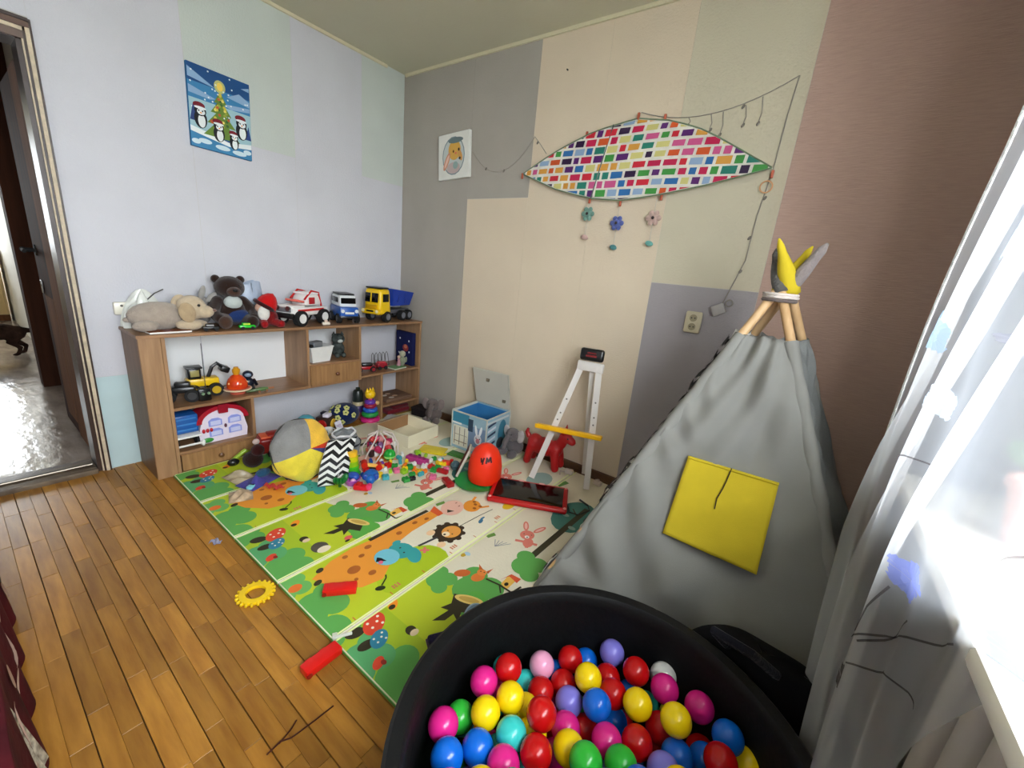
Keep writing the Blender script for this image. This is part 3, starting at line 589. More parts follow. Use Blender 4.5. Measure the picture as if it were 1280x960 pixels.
cs = MB().grid(lambda s, t: cur(s, t)-cl_, 120, 90).build('sheer_panel', sheer(), curt, smooth=180)
def zbot(s): return itp(s, [(0,0.235),(0.5,0.31),(0.75,0.41),(0.84,0.56),(0.89,0.78),(0.91,0.836),(1,0.836)])
def cpt(y, z):
    s = 0.5
    for _ in range(3):
        a = cur(0, (2.42-z)/(2.42-0.2)); yl = itp(z, [(0.20,-1.15),(0.42,-0.985),(0.65,-0.875),(0.9,-0.93),(1.155,-1.05),(1.466,-1.20),(1.9,-1.30),(2.42,-1.34)]); yr = itp(z, [(0.2,-1.70),(0.83,-1.70),(1.2,-1.76),(2.42,-1.90)])
        s = min(1, max(0, (y-yl)/(yr-yl)))
    return cur(s, (2.42-z)/(2.42-zbot(s)))
def sheer_print():
    m, nt, b = base('sheer_print'); N = nt.nodes.new; L = nt.links.new
    at = N('ShaderNodeAttribute'); at.attribute_name = 'Col'; tr = N('ShaderNodeBsdfTranslucent'); df = N('ShaderNodeBsdfDiffuse'); m1 = N('ShaderNodeMixShader'); m1.inputs[0].default_value = 0.4
    tp = N('ShaderNodeBsdfTransparent'); m2 = N('ShaderNodeMixShader'); m2.inputs[0].default_value = 0.75
    L(at.outputs['Color'], tr.inputs[0]); L(at.outputs['Color'], df.inputs[0]); L(tr.outputs[0], m1.inputs[1]); L(df.outputs[0], m1.inputs[2]); L(tp.outputs[0], m2.inputs[1]); L(m1.outputs[0], m2.inputs[2]); L(m2.outputs[0], nt.nodes['Material Output'].inputs[0]); return m
M_sp = sheer_print()
def cprint(name, fn):
    p = Print(lambda u, v, h: cpt(u, v)-cl_+Vector((-0.002-h, 0, 0))); fn(p); p.build(name, cs, M_sp)
def cline(pts, w, c):
    fine = []
    for (a, b), (d, e) in zip(pts, pts[1:]): fine += [(a+(d-a)*k/5, b+(e-b)*k/5) for k in range(5)]
    fine.append(pts[-1]); cprint('printed_stem', lambda p: p.line(fine, w, c))
def cell(name, u, v, a, b, c):
    def f(p):
        for k in range(24):
            t0, t1 = k*math.pi/12, (k+1)*math.pi/12
            for r0_, r1_ in ((0.0,0.5),(0.5,1.0)):
                w = 1+0.12*math.sin(5*t0); p.poly([(u+a*r0_*w*math.cos(t0), v+b*r0_*w*math.sin(t0)), (u+a*r1_*w*math.cos(t0), v+b*r1_*w*math.sin(t0)), (u+a*r1_*w*math.cos(t1), v+b*r1_*w*math.sin(t1)), (u+a*r0_*w*math.cos(t1), v+b*r0_*w*math.sin(t1))], c)
    cprint(name, f)
DS = (92,84,86)
cell('printed_flower', -1.465, 0.815, 0.036, 0.028, (120,132,200)); cell('printed_flower', -1.63, 0.845, 0.03, 0.028, (130,144,206)); cell('printed_leaf', -1.385, 0.545, 0.022, 0.022, (96,92,80)); cell('printed_flower', -1.36, 0.853, 0.012, 0.012, (176,120,100))
cell('printed_flower', -1.20, 1.17, 0.025, 0.035, (170,196,230)); cell('printed_flower', -1.34, 1.07, 0.028, 0.028, (200,212,232)); cell('printed_flower', -1.45, 1.18, 0.03, 0.008, (150,150,160)); cell('printed_flower', -1.62, 1.0, 0.018, 0.012, (140,186,216)); cell('printed_flower', -1.40, 1.32, 0.03, 0.04, (180,204,236))
for pts in ([(-1.40,0.64),(-1.45,0.70),(-1.52,0.76),(-1.58,0.81)], [(-1.42,0.65),(-1.47,0.72),(-1.50,0.77)], [(-1.41,0.66),(-1.42,0.72),(-1.44,0.78)], [(-1.42,0.60),(-1.48,0.66),(-1.53,0.68),(-1.56,0.68)], [(-1.36,0.85),(-1.345,0.80)], [(-1.375,0.525),(-1.36,0.505)], [(-1.13,0.86),(-1.20,0.92),(-1.29,0.955),(-1.36,0.965)], [(-1.36,0.93),(-1.39,0.97),(-1.38,0.99)], [(-1.57,0.93),(-1.61,0.96),(-1.63,0.985)]): cline(pts, 0.003, DS)
MB().tube([cur(0, t)-cl_ for t in [i/60 for i in range(61)]], 0.003, 6).build('side_hem', fabric((206,206,202)), curt)
MB().cyl((0.03,-0.6+0.0,2.44), (0.03,0.9,2.44), 0.012, n=12).build('curtain_rail', M_white, curt)

pot = T('flower_pot', 'yellow-flowered plant in a pinkish pot on the sill behind the curtain', 'plant', (3.20, -1.22, 0.828))
MB().lathe([(0.001,0),(0.045,0),(0.062,0.10),(0.068,0.10),(0.068,0.118),(0.058,0.118),(0.05,0.10),(0.001,0.10)]).build('pot', plastic((206,150,130)), pot)
for k in range(7):
    a = k*0.9; MB().ell((0.05*math.cos(a), 0.05*math.sin(a), 0.15+0.02*(k%3)), (0.035,0.012,0.02), (0,-0.6,a)).build('leaf', plastic((84,120,60)), pot)
for k in range(4): MB().ell((0.03*math.cos(k*1.7), 0.035*math.sin(k*1.7), 0.20+0.012*(k%2)), (0.024,0.024,0.012)).build('blossom', plastic((246,210,90)), pot)

rad = T('radiator', 'ribbed radiator under the white windowsill', 'radiator', (3.17, -1.95, 0))
M_rad = mk('radiator_enamel', (196,188,176), 0.5, var=0.06)
for k in range(15):
    y = -0.62+k*0.085
    MB().rbox((0, y, 0.42), (0.11, 0.052, 0.56), 0.018, 3).build('section', M_rad, rad)
MB().cyl((0.02,-0.66,0.64), (0.02,0.70,0.64), 0.02).cyl((0.02,-0.66,0.20), (0.02,0.70,0.20), 0.02).build('pipe', M_rad, rad)
for y in (-0.55, 0.5): MB().span((-0.03, y-0.02, 0), (0.03, y+0.02, 0.15)).build('foot', M_rad, rad, smooth=0)

# ================================================================ SHELF UNIT (front x = 0.295)
SX = 0.295
sh = T('toy_shelf', 'low oak-coloured toy shelf with cubbies and two drawers along the left wall', 'shelf', (0.002, -0.885, 0))
def sp(name, x0, y0, z0, x1, y1, z1, m=M_oak, bev=0.0015):
    return MB().rbox(((x0+x1)/2-0.002, (y0+y1)/2+0.885, (z0+z1)/2), (abs(x1-x0), abs(y1-y0), abs(z1-z0)), bev, 1).build(name, m, sh, smooth=0)
sp('top_board', 0.003, -1.758, 0.735, SX+0.008, -0.020, 0.751, M_oakh)
M_oakshade = mk('oak_laminate_shaded', (132,98,68), 0.45, c2=(108,78,52), vscale=5, stretch=(7,7,0.7))  # same oak, darkened to put the shade of this side into the colour
sp('left_side_panel', 0.003, -1.752, 0.0, SX-0.017, -1.736, 0.735, M_oakshade)
sp('front_stile', SX-0.016, -1.752, 0.0, SX, -1.668, 0.735)
sp('inner_side_panel', 0.003, -1.667, 0.0, SX, -1.651, 0.735)
sp('long_shelf', 0.003, -1.651, 0.352, SX, -0.955, 0.368, M_oakh)
sp('cubby_side_panel', 0.003, -1.294, 0.0, SX, -1.278, 0.352)
sp('cubby_floor', 0.003, -1.651, 0.106, SX, -1.294, 0.122, M_oakh)
sp('divider_panel', 0.003, -0.955, 0.352, SX, -0.939, 0.735)
sp('drawer_box_top', 0.003, -0.939, 0.492, SX, -0.583, 0.506, M_oakh)
sp('drawer_box_floor', 0.003, -0.939, 0.352, SX, -0.583, 0.364, M_oakh)
sp('divider_panel', 0.003, -0.583, 0.352, SX, -0.567, 0.735)
sp('right_shelf', 0.003, -0.567, 0.362, SX, -0.036, 0.378, M_oakh)
sp('right_side_panel', 0.003, -0.036, 0.0, SX, -0.020, 0.735)
sp('lower_post_panel', 0.003, -0.399, 0.0, SX, -0.383, 0.362)
sp('lower_shelf', 0.003, -0.383, 0.096, SX, -0.036, 0.112, M_oakh)
M_backp = mk('white_hardboard', (236,238,238), 0.6)
sp('back_panel', 0.0014, -1.651, 0.368, 0.005, -1.42, 0.735, M_backp, 0.0005); sp('back_panel', 0.0014, -1.415, 0.368, 0.005, -0.955, 0.735, M_backp, 0.0005)
sp('back_panel', 0.0014, -0.939, 0.506, 0.005, -0.583, 0.735, M_backp, 0.0005)
def drawer(y0, y1, z0, z1, km):
    d = sp('drawer', SX-0.012, y0, z0, SX+0.006, y1, z1, mk('oak_drawer', (170,128,84), 0.45, c2=(138,100,62), vscale=6, stretch=(9,9,0.8)))
    MB().lathe([(0.001,0),(0.006,0),(0.006,0.008),(0.013,0.014),(0.013,0.02),(0.008,0.025),(0.001,0.026)], (SX+0.004, (y0+y1)/2+0.885, (z0+z1)/2), 18, (0, R(90), 0)).build('knob', km, d)
drawer(-1.647, -1.298, 0.014, 0.106, plastic((110,72,40))); drawer(-0.937, -0.585, 0.366, 0.492, plastic((110,62,30)))

# ================================================================ TOYS ON TOP OF THE SHELF (z = 0.751)
ZT = 0.752
def wheel(parent, c, r, w, hub=(235,235,232), axis='y', ty=M_tyre):
    d = Vector((0,1,0)) if axis == 'y' else Vector((1,0,0)); c = Vector(c)
    t = MB().cyl(c-d*w/2, c+d*w/2, r, n=22).build('wheel', ty, parent)
    MB().cyl(c-d*(w/2+0.002), c+d*(w/2+0.002), r*0.6, n=18).build('hub', plastic(hub), t)
    return t
# crumpled film bag
fb = T('plastic_bag', 'crumpled clear plastic bag behind the beige plush dog', 'bag', (0.055, -1.66, ZT))
def bagf(u, v):
    a = u*2*math.pi; t = v*math.pi*0.5; r = 0.06+0.008*math.sin(5*a+3*v)+0.006*math.sin(11*a)
    return (min(0.05, max(-0.045, 0.8*r*math.cos(a)*math.cos(t))), 1.5*r*math.sin(a)*math.cos(t), 0.19*math.sin(t)*(0.85+0.15*math.sin(3*a+2))+0.001)
MB().grid(bagf, 48, 20).build('film', mk('clear_film', (226,228,220), 0.2, var=0.15, vscale=18, bump=0.6, bscale=14), fb, smooth=60)
MB().tube([(0.03,-0.08,0.03),(0.03,-0.03,0.10),(0.0,0.05,0.17),(-0.01,0.09,0.19)], 0.003, 6).build('dark_edge', fabric((86,84,80)), fb)
# plush dog lying
dg = T('plush_dog', 'beige and grey plush dog lying at the left end of the shelf top', 'plush toy', (0.17, -1.59, ZT))
M_dg1, M_dg2 = plush((206,186,156)), plush((176,162,148)); dg.scale = (1.07,1.07,1.07)
o = MB().ell((0,-0.04,0.066), (0.058,0.115,0.066)).build('body', M_dg2, dg)
h = MB().ell((0.02,0.085,0.105), (0.056,0.062,0.060)).ell((0.045,0.128,0.088), (0.036,0.042,0.032)).build('head', M_dg1, dg)
mod(h, 'REMESH', mode='VOXEL', voxel_size=0.006); mod(h, 'SMOOTH', factor=0.5, iterations=4)
MB().ell((0.080,0.050,0.090), (0.010,0.034,0.048), (R(12),0,0)).build('ear', plush((186,162,128)), h); MB().ell((-0.02,0.05,0.12), (0.012,0.034,0.044), (R(-12),0,0)).build('ear', M_dg1, h)
MB().ell((0.073,0.100,0.122), 0.0065).build('eye', M_black, h); MB().ell((0.060,0.167,0.096), (0.011,0.009,0.008)).build('nose', plush((120,92,84)), h)
MB().ell((0.055,0.06,0.028), (0.032,0.055,0.027)).build('paw', M_dg1, dg); MB().ell((0.02,0.10,0.024), (0.028,0.045,0.023)).build('paw', M_dg1, dg); MB().ell((0.045,-0.10,0.028), (0.036,0.05,0.027)).build('paw', M_dg2, dg)
MB().ell((-0.01,-0.150,0.05), (0.012,0.016,0.012)).build('tail', M_dg2, dg)
# booklets under it
bk = T('booklet', 'white-edged booklet lying flat in front of the plush dog', 'book', (0.255, -1.62, ZT), 4)
MB().span((-0.03,-0.085,0.001), (0.03,0.085,0.009)).build('pages', paper((238,236,228)), bk, smooth=0); MB().span((-0.031,-0.086,0.009), (0.031,0.086,0.0105)).build('cover', paper((120,70,44)), bk, smooth=0)
MB().span((-0.032,-0.02,0.0106), (0.032,0.01,0.0116)).build('ribbon', fabric((110,40,26)), bk, smooth=0)
# grey plush arms
ga = T('plush_rabbit', 'light grey plush toy with two upright ears behind the dog', 'plush toy', (0.065, -1.415, ZT)); ga.scale = (0.9,0.9,0.95)
MB().ell((0,0,0.06), (0.045,0.04,0.06)).build('body', plush((150,146,142)), ga); MB().ell((0,0,0.135), (0.036,0.036,0.034)).build('head', plush((150,146,142)), ga)
MB().ell((0.03,0.0,0.19), (0.016,0.016,0.042), (R(-18),0,0)).build('ear', plush((170,166,160)), ga); MB().ell((0.035,0.045,0.165), (0.016,0.016,0.042), (R(-48),0,0)).build('ear', plush((170,166,160)), ga)
# teddy bear
tb = T('teddy_bear', 'dark brown teddy bear with white bib and blue trousers sitting on the shelf', 'plush toy', (0.12, -1.292, ZT), -4)
M_tb = plush((46,29,22)); M_tb2 = plush((74,50,38))
MB().ell((0,0,0.085), (0.07,0.075,0.085)).build('body', M_tb, tb)
hh = MB().ell((0.005,0,0.215), (0.062,0.074,0.062)).build('head', M_tb, tb)
MB().ell((0.06,0.004,0.195), (0.032,0.036,0.028)).build('muzzle', M_tb2, hh); MB().ell((0.09,0.004,0.205), (0.010,0.014,0.009)).build('nose', M_black, hh)
for s in (-1,1):
    MB().ell((-0.01,s*0.060,0.258), (0.016,0.022,0.022)).build('ear', M_tb, hh); MB().ell((0.055,0.004+s*0.030,0.228), 0.006).build('eye', M_black, hh)
    MB().tube([(0.0,s*0.06,0.135),(0.04,s*0.10,0.085),(0.09,s*0.085,0.055)], [0.032,0.030,0.028], 12).ell((0.09,s*0.085,0.055), 0.028).ell((0,s*0.06,0.135), 0.032).build('arm', M_tb, tb)
    MB().tube([(0.03,s*0.045,0.04),(0.12,s*0.065,0.034)], [0.04,0.033], 12).ell((0.125,s*0.066,0.036), (0.026,0.033,0.036)).build('leg', M_tb2 if s < 0 else M_tb, tb)
MB().ell((0.045,0.0,0.135), (0.035,0.045,0.038)).build('bib', fabric((196,204,200)), tb); MB().ell((0.03,0.02,0.06), (0.066,0.062,0.042)).build('trousers', fabric((36,58,110)), tb)
def minicar(name, label, loc, rz, c, c2, L=0.075, grp=None):
    t = T(name, label, 'toy car', loc, rz, grp)
    MB().rbox((0,0,0.016), (L,0.034,0.016), 0.006, 2).rbox((-L*0.05,0,0.029), (L*0.5,0.030,0.014), 0.006, 2).build('body', plastic(c, 0.2), t)
    MB().rbox((-L*0.05,0,0.030), (L*0.44,0.0306,0.009), 0.003).build('windows', plastic(c2), t)
    for x in (-0.3,0.3):
        for y in (-0.017,0.017): MB().cyl((L*x,y-0.003,0.009), (L*x,y+0.003,0.009), 0.009, n=14).build('wheel', M_tyre, t)
    return t
minicar('toy_car', 'tiny black toy car between the plush dog and the teddy bear', (0.262,-1.445,ZT), 80, (16,16,18), (150,150,150))
minicar('toy_car', 'small bright green toy car at the teddy bear feet', (0.270,-1.275,ZT), 85, (52,200,60), (200,220,60), 0.08)
# pale blue bag
pb = T('gift_bag', 'pale blue see-through bag behind the teddy bear and the red plush', 'bag', (0.055, -1.165, ZT))
MB().grid(lambda u, v: ((0.05*math.cos(u*6.283)*(1-0.25*v)), 0.075*math.sin(u*6.283)*(1-0.15*v)+0.004*math.sin(u*40+v*9), 0.001+0.24*v+0.012*math.sin(u*19)*v), 40, 12).build('film', mk('blue_film', (176,190,210), 0.35, var=0.2, vscale=16, bump=0.5, bscale=16), pb, smooth=60)
MB().ell((0,0,0.11), (0.036,0.055,0.105)).build('filling', plush((190,200,214)), pb)
# red plush gnome
gn = T('plush_gnome', 'red plush gnome with white beard and dark belt, slumped by the toy jeep', 'plush toy', (0.185, -1.137, ZT), 0); gn.scale = (0.9,0.9,0.95)
MB().ell((0,0.01,0.055), (0.06,0.065,0.055)).build('body', fabric((120,22,24)), gn)
MB().ell((0.025,-0.025,0.115), (0.042,0.045,0.040)).build('head', plush((224,176,150)), gn); MB().ell((0.058,-0.035,0.085), (0.022,0.036,0.045)).build('beard', plush((234,230,222)), gn)
MB().lathe([(0.062,0),(0.060,0.02),(0.048,0.05),(0.026,0.075),(0.001,0.088)], (0.015,0.0,0.125), 22, (R(-28),R(10),0)).build('hat', fabric((196,18,20)), gn); MB().torus((0.018,-0.012,0.13), 0.056, 0.012, (R(-28),R(10),0)).build('hat_band', fabric((60,20,22)), gn)
for s in (-1,1): MB().tube([(0.03,s*0.03,0.03),(0.095,s*0.05,0.022)], [0.026,0.022], 10).ell((0.10,s*0.052,0.024), 0.022).build('leg', fabric((150,20,24)), gn)
# toy jeep
jp = T('toy_jeep', 'white and red toy jeep with white wheel hubs and black bumper', 'toy car', (0.165, -0.905, ZT), 112); jp.scale = (1.14,1.14,1.14)
# local x is forward reversed: front at -x
MB().rbox((0.0,0,0.075), (0.27,0.115,0.045), 0.012, 2).rbox((-0.085,0,0.10), (0.10,0.105,0.022), 0.010, 2).build('body', plastic((238,236,232)), jp)
MB().rbox((0.035,0,0.135), (0.135,0.108,0.062), 0.016, 2, taper=(0.72,0.86)).build('cabin', plastic((236,234,230)), jp)
MB().rbox((0.035,0,0.170), (0.10,0.095,0.012), 0.005, 2).build('roof', plastic((240,238,236)), jp)
for s in (-1,1):
    MB().rbox((0.012,s*0.0535,0.132), (0.045,0.004,0.036), 0.004).build('side_window', plastic((186,30,36)), jp)
    MB().box((0.0,s*0.0582,0.083), (0.20,0.0014,0.012)).build('red_stripe', plastic((208,36,34)), jp)
    MB().tube([(0.09,s*0.05,0.10),(0.075,s*0.045,0.175),(0.02,s*0.045,0.185),(-0.035,s*0.045,0.14)], 0.005, 8).build('roll_bar', M_red, jp)
    for x in (-0.088,0.088): wheel(jp, (x,s*0.062,0.042), 0.042, 0.030)
    MB().cyl((-0.140,s*0.034,0.095), (-0.147,s*0.034,0.095), 0.013, n=16).build('headlight', M_steel, jp)
MB().rbox((-0.145,0,0.058), (0.030,0.13,0.026), 0.006, 2).build('bumper', M_black, jp); MB().rbox((-0.137,0,0.088), (0.008,0.09,0.026), 0.003).build('grille', plastic((120,120,124)), jp)
MB().rbox((-0.055,0,0.13), (0.05,0.085,0.012), 0.004, 2, rot=(0,R(12),0)).build('hood_print', plastic((230,110,96)), jp)
gb = T('grey_toy_ball', 'small grey patterned ball between the jeep and the blue van', 'ball', (0.075,-0.735,ZT)); MB().ell((0,0,0.042), 0.042).build('shell', mk('mottled_grey', (150,156,160), 0.4, c2=(90,96,100), vscale=30), gb); MB().torus((0,0,0.042), 0.0415, 0.002).build('seam', M_black, gb)
tg = T('toy_figure', 'tiny cream toy figure standing under the jeep rear wheel', 'figure', (0.262,-0.805,ZT)); MB().rbox((0,0,0.010), (0.02,0.05,0.02), 0.006, 2).build('body', plastic((232,222,206)), tg); MB().ell((0,0.0,0.026), 0.011).build('head', plastic((236,214,196)), tg)
# blue van
vn = T('toy_van', 'blue and white toy van facing the room on the shelf top', 'toy car', (0.16, -0.61, ZT), -14)
MB().rbox((0,0,0.075), (0.22,0.125,0.075), 0.012, 2).build('lower_body', plastic((34,88,170)), vn); MB().rbox((-0.008,0,0.148), (0.19,0.118,0.078), 0.014, 2, taper=(0.86,0.92)).build('upper_body', plastic((226,230,232)), vn)
MB().rbox((-0.012,0,0.192), (0.15,0.10,0.012), 0.004, 2).build('roof_rack', M_black, vn)
MB().rbox((0.086,0,0.152), (0.006,0.098,0.038), 0.003, 1, rot=(0,R(-9),0)).build('windscreen', M_glassblk, vn); MB().rbox((0.111,0,0.072), (0.004,0.06,0.014), 0.001).build('number_plate', M_white, vn)
MB().rbox((0.112,0,0.044), (0.02,0.13,0.018), 0.004, 2).build('bumper', M_black, vn)
for s in (-1,1):
    MB().cyl((0.111,s*0.046,0.085), (0.115,s*0.046,0.085), 0.012, n=14).build('headlight', plastic((220,226,230)), vn); MB().rbox((-0.01,s*0.059,0.155), (0.13,0.003,0.034), 0.002).build('side_window', M_glassblk, vn)
    for x in (-0.068,0.07): wheel(vn, (x,s*0.060,0.033), 0.033, 0.026, (90,92,96))
# dump truck
dt = T('toy_dump_truck', 'big yellow toy dump truck with blue tipping bed at the shelf corner', 'toy truck', (0.165, -0.245, ZT), 106)
MB().rbox((0.02,0,0.068), (0.38,0.085,0.030), 0.006, 2).build('chassis', plastic((92,92,98)), dt)
cb_ = MB().rbox((-0.125,0,0.145), (0.13,0.15,0.185), 0.022, 3, taper=(0.86,0.94)).build('cab', M_yel, dt)
MB().rbox((-0.192,0,0.175), (0.010,0.112,0.066), 0.006, 2, rot=(0,R(5),0)).build('windscreen', M_glassblk, cb_); MB().rbox((-0.13,0,0.243), (0.10,0.13,0.012), 0.005, 2).build('roof_cap', M_black, cb_)
MB().box((-0.199,0,0.178), (0.004,0.008,0.07), rot=(0,R(5),0)).build('pillar', M_yel, cb_)
MB().rbox((-0.197,0,0.075), (0.03,0.16,0.036), 0.010, 2).build('bumper', M_yel, dt); MB().rbox((-0.196,0,0.110), (0.008,0.09,0.03), 0.003).build('grille', plastic((200,150,16)), cb_)
MB().rbox((-0.2125,0,0.080), (0.003,0.06,0.012), 0.001).build('number_plate', M_black, dt)
bed = MB()
bed.add([(-0.045,-0.075,0.115),(0.17,-0.075,0.115),(0.21,-0.085,0.21),(-0.05,-0.085,0.24),(-0.045,0.075,0.115),(0.17,0.075,0.115),(0.21,0.085,0.21),(-0.05,0.085,0.24)], [(0,1,5,4),(0,3,2,1),(4,5,6,7),(0,4,7,3),(1,2,6,5)])
bo = bed.build('tipping_bed', plastic((22,58,160)), dt, smooth=0); mod(bo, 'SOLIDIFY', thickness=0.006)
for s in (-1,1):
    MB().rbox((-0.13,s*0.0755,0.175), (0.065,0.004,0.056), 0.005).build('side_window', M_glassblk, cb_); MB().cyl((-0.212,s*0.06,0.08), (-0.216,s*0.06,0.08), 0.012, n=14).build('headlight', plastic((250,236,180)), dt)
    MB().tube([(0.0,s*0.085,0.14),(0.02,s*0.0865,0.2)], 0.004).tube([(0.09,s*0.083,0.13),(0.10,s*0.0865,0.205)], 0.004).build('bed_rib', plastic((18,48,140)), dt)
    for x in (-0.115,0.075,0.155): wheel(dt, (x,s*0.070,0.039), 0.039, 0.034, (120,122,130))

# ================================================================ ON THE LONG SHELF (z = 0.368)
ZM = 0.369
rc = T('toy_buggy', 'black toy buggy with chunky tyres at the left of the long shelf', 'toy car', (0.18,-1.585,ZM), 70)
MB().rbox((0,0,0.062), (0.13,0.055,0.035), 0.012, 2).rbox((0.01,0,0.088), (0.07,0.045,0.03), 0.010, 2).build('body', plastic((28,30,32)), rc)
for s in (-1,1):
    for x in (-0.05,0.05): wheel(rc, (x,s*0.036,0.034), 0.034, 0.024, (60,62,64))
ld = T('toy_loader', 'yellow and black toy loader with raised arm on the long shelf', 'toy truck', (0.13,-1.47,ZM), 84)
MB().rbox((0.0,0,0.078), (0.15,0.07,0.045), 0.010, 2).build('body', M_yel, ld); MB().rbox((-0.035,0,0.128), (0.06,0.06,0.06), 0.008, 2).build('cab', M_black, ld)
MB().rbox((-0.035,-0.031,0.132), (0.04,0.003,0.036), 0.002).build('window', plastic((160,150,90)), ld); MB().rbox((-0.035,0,0.162), (0.075,0.07,0.010), 0.004).build('roof', M_black, ld)
MB().tube([(0.03,0,0.10),(0.05,0,0.155),(0.075,0,0.175),(0.10,0,0.15)], 0.010, 8).build('arm', M_black, ld); MB().rbox((0.108,0,0.14), (0.045,0.07,0.035), 0.008, 2, rot=(0,R(25),0)).build('bucket', M_black, ld)
MB().rbox((-0.085,0,0.06), (0.05,0.085,0.03), 0.006).build('blade', M_black, ld)
for s in (-1,1):
    for x in (-0.052,0.052): wheel(ld, (x,s*0.045,0.036), 0.036, 0.026, (196,160,30))
rm = T('remote_control', 'toy remote control with a long thin antenna on the long shelf', 'remote', (0.245,-1.50,ZM), 0)
MB().rbox((0,0,0.035), (0.03,0.06,0.07), 0.010, 2).build('body', M_black, rm); MB().cyl((0,0.008,0.07), (0,0.008,0.315), 0.0022, 0.0016, n=8).build('antenna', plastic((60,60,62)), rm)
MB().cyl((0.015,-0.012,0.045), (0.024,-0.012,0.045), 0.007).cyl((0.015,0.014,0.045), (0.024,0.014,0.045), 0.007).build('control_stick', plastic((120,150,120)), rm)
of = T('spinning_top', 'orange see-through dome toy with yellow knob on a round base', 'toy', (0.205,-1.325,ZM))
MB().lathe([(0.001,0),(0.038,0),(0.04,0.014),(0.066,0.024),(0.068,0.032),(0.055,0.036),(0.001,0.036)]).build('base', plastic((196,92,70)), of); MB().torus((0,0,0.029), 0.067, 0.005).build('rim', plastic((226,206,170)), of)
MB().lathe([(0.052,0.036),(0.052,0.06),(0.044,0.085),(0.028,0.105),(0.012,0.114),(0.001,0.115)]).build('dome', mk('orange_dome', (232,86,30), 0.12, c2=(200,50,20), vscale=25), of)
MB().lathe([(0.001,0.112),(0.014,0.113),(0.020,0.128),(0.020,0.142),(0.012,0.150),(0.012,0.157),(0.001,0.158)]).build('knob', plastic((214,150,30)), of)
for k in range(5): MB().ell((0.048*math.cos(k*1.257), 0.048*math.sin(k*1.257), 0.066), (0.006,0.006,0.006)).build('dot', plastic((250,190,120)), of)
df_ = T('toy_figure', 'dark blue toy figure sitting right of the orange dome toy', 'figure', (0.15,-1.245,ZM), -20)
MB().ell((0,0,0.036), (0.026,0.030,0.036)).build('body', plastic((22,28,44)), df_); MB().ell((0.005,0,0.090), (0.026,0.028,0.024)).build('head', plastic((26,34,56)), df_); MB().ell((0.028,0.0,0.092), (0.006,0.018,0.012)).build('visor', plastic((130,150,170)), df_)
for s in (-1,1): MB().tube([(0.01,s*0.018,0.02),(0.06,s*0.022,0.012)], 0.012).build('leg', plastic((18,22,34)), df_); MB().tube([(0,s*0.028,0.056),(0.03,s*0.042,0.03)], 0.009).build('arm', plastic((18,22,34)), df_)
ck = T('toy_crocodile', 'small green and brown toy crocodile at the shelf front edge', 'toy', (0.255,-1.215,ZM), 90)
MB().ell((0,0,0.018), (0.04,0.015,0.013)).build('body', plastic((90,120,70)), ck); MB().tube([(-0.035,0,0.018),(-0.06,0.004,0.014),(-0.08,0.012,0.010)], [0.010,0.007,0.003]).build('tail', plastic((84,110,64)), ck); MB().rbox((0.05,0,0.018), (0.036,0.016,0.012), 0.004, 2).build('head', plastic((170,110,70)), ck)
for s in (-1,1):
    for x in (-0.02,0.022): MB().ell((x,s*0.015,0.008), (0.007,0.006,0.008)).build('leg', plastic((150,96,60)), ck)

# ---- lower left cubby (z = 0.122)
ZC = 0.123
bt = T('toy_crate_truck', 'blue plastic toy crate truck with white handle in the lower cubby', 'toy', (0.18,-1.598,ZC), 0)
MB().rbox((0,0,0.135), (0.16,0.105,0.10), 0.006, 2).build('body', plastic((30,92,166)), bt)
for k in range(3): MB().box((0.0812,0,0.105+k*0.03), (0.003,0.085,0.008)).build('rib', plastic((62,128,196)), bt)
MB().rbox((0.02,0,0.072), (0.18,0.108,0.012), 0.004).build('tray', M_white, bt); MB().tube([(0.10,-0.052,0.02),(0.11,-0.05,0.028),(0.11,0.05,0.028)], 0.006).build('handle', M_white, bt); MB().ell((0.11,0.056,0.026), (0.010,0.010,0.018)).build('handle_knob', M_white, bt)
for s in (-1,1):
    for x in (-0.05,0.05): MB().cyl((x,s*0.045-0.006,0.03), (x,s*0.045+0.006,0.03), 0.03, n=18).build('wheel', M_tyre, bt)
    MB().span((-0.06, s*0.04-0.004, 0.03), (0.06, s*0.04+0.004, 0.068)).build('strut', M_black, bt, smooth=0)
hs = T('toy_house', 'white toy house with red arched roof and blue shutters in the lower cubby', 'toy', (0.205,-1.428,ZC), 0)
arch = [(-0.115,0.0),(0.115,0.0),(0.12,0.05),(0.105,0.12)]+[(0.105*math.cos(R(a)), 0.12+0.075*math.sin(R(a))) for a in range(10,171,16)]+[(-0.105,0.12),(-0.12,0.05)]
hf = lambda u, v, h: (h, u, v)
MB().prism(arch, -0.05, 0.05, hf).build('body', plastic((232,222,236)), hs)
roof = [(0.128*math.cos(R(a)), 0.118+0.092*math.sin(R(a))) for a in range(0,181,12)]+[(0.104*math.cos(R(a)), 0.118+0.070*math.sin(R(a))) for a in range(180,-1,-12)]
MB().prism(roof, -0.055, 0.058, hf).build('roof', plastic((170,24,44)), hs)
MB().prism([(-0.022,0.165),(0.022,0.165),(0.026,0.215),(-0.026,0.215)], 0.045, 0.066, hf).build('roof_sign', plastic((150,20,40)), hs)
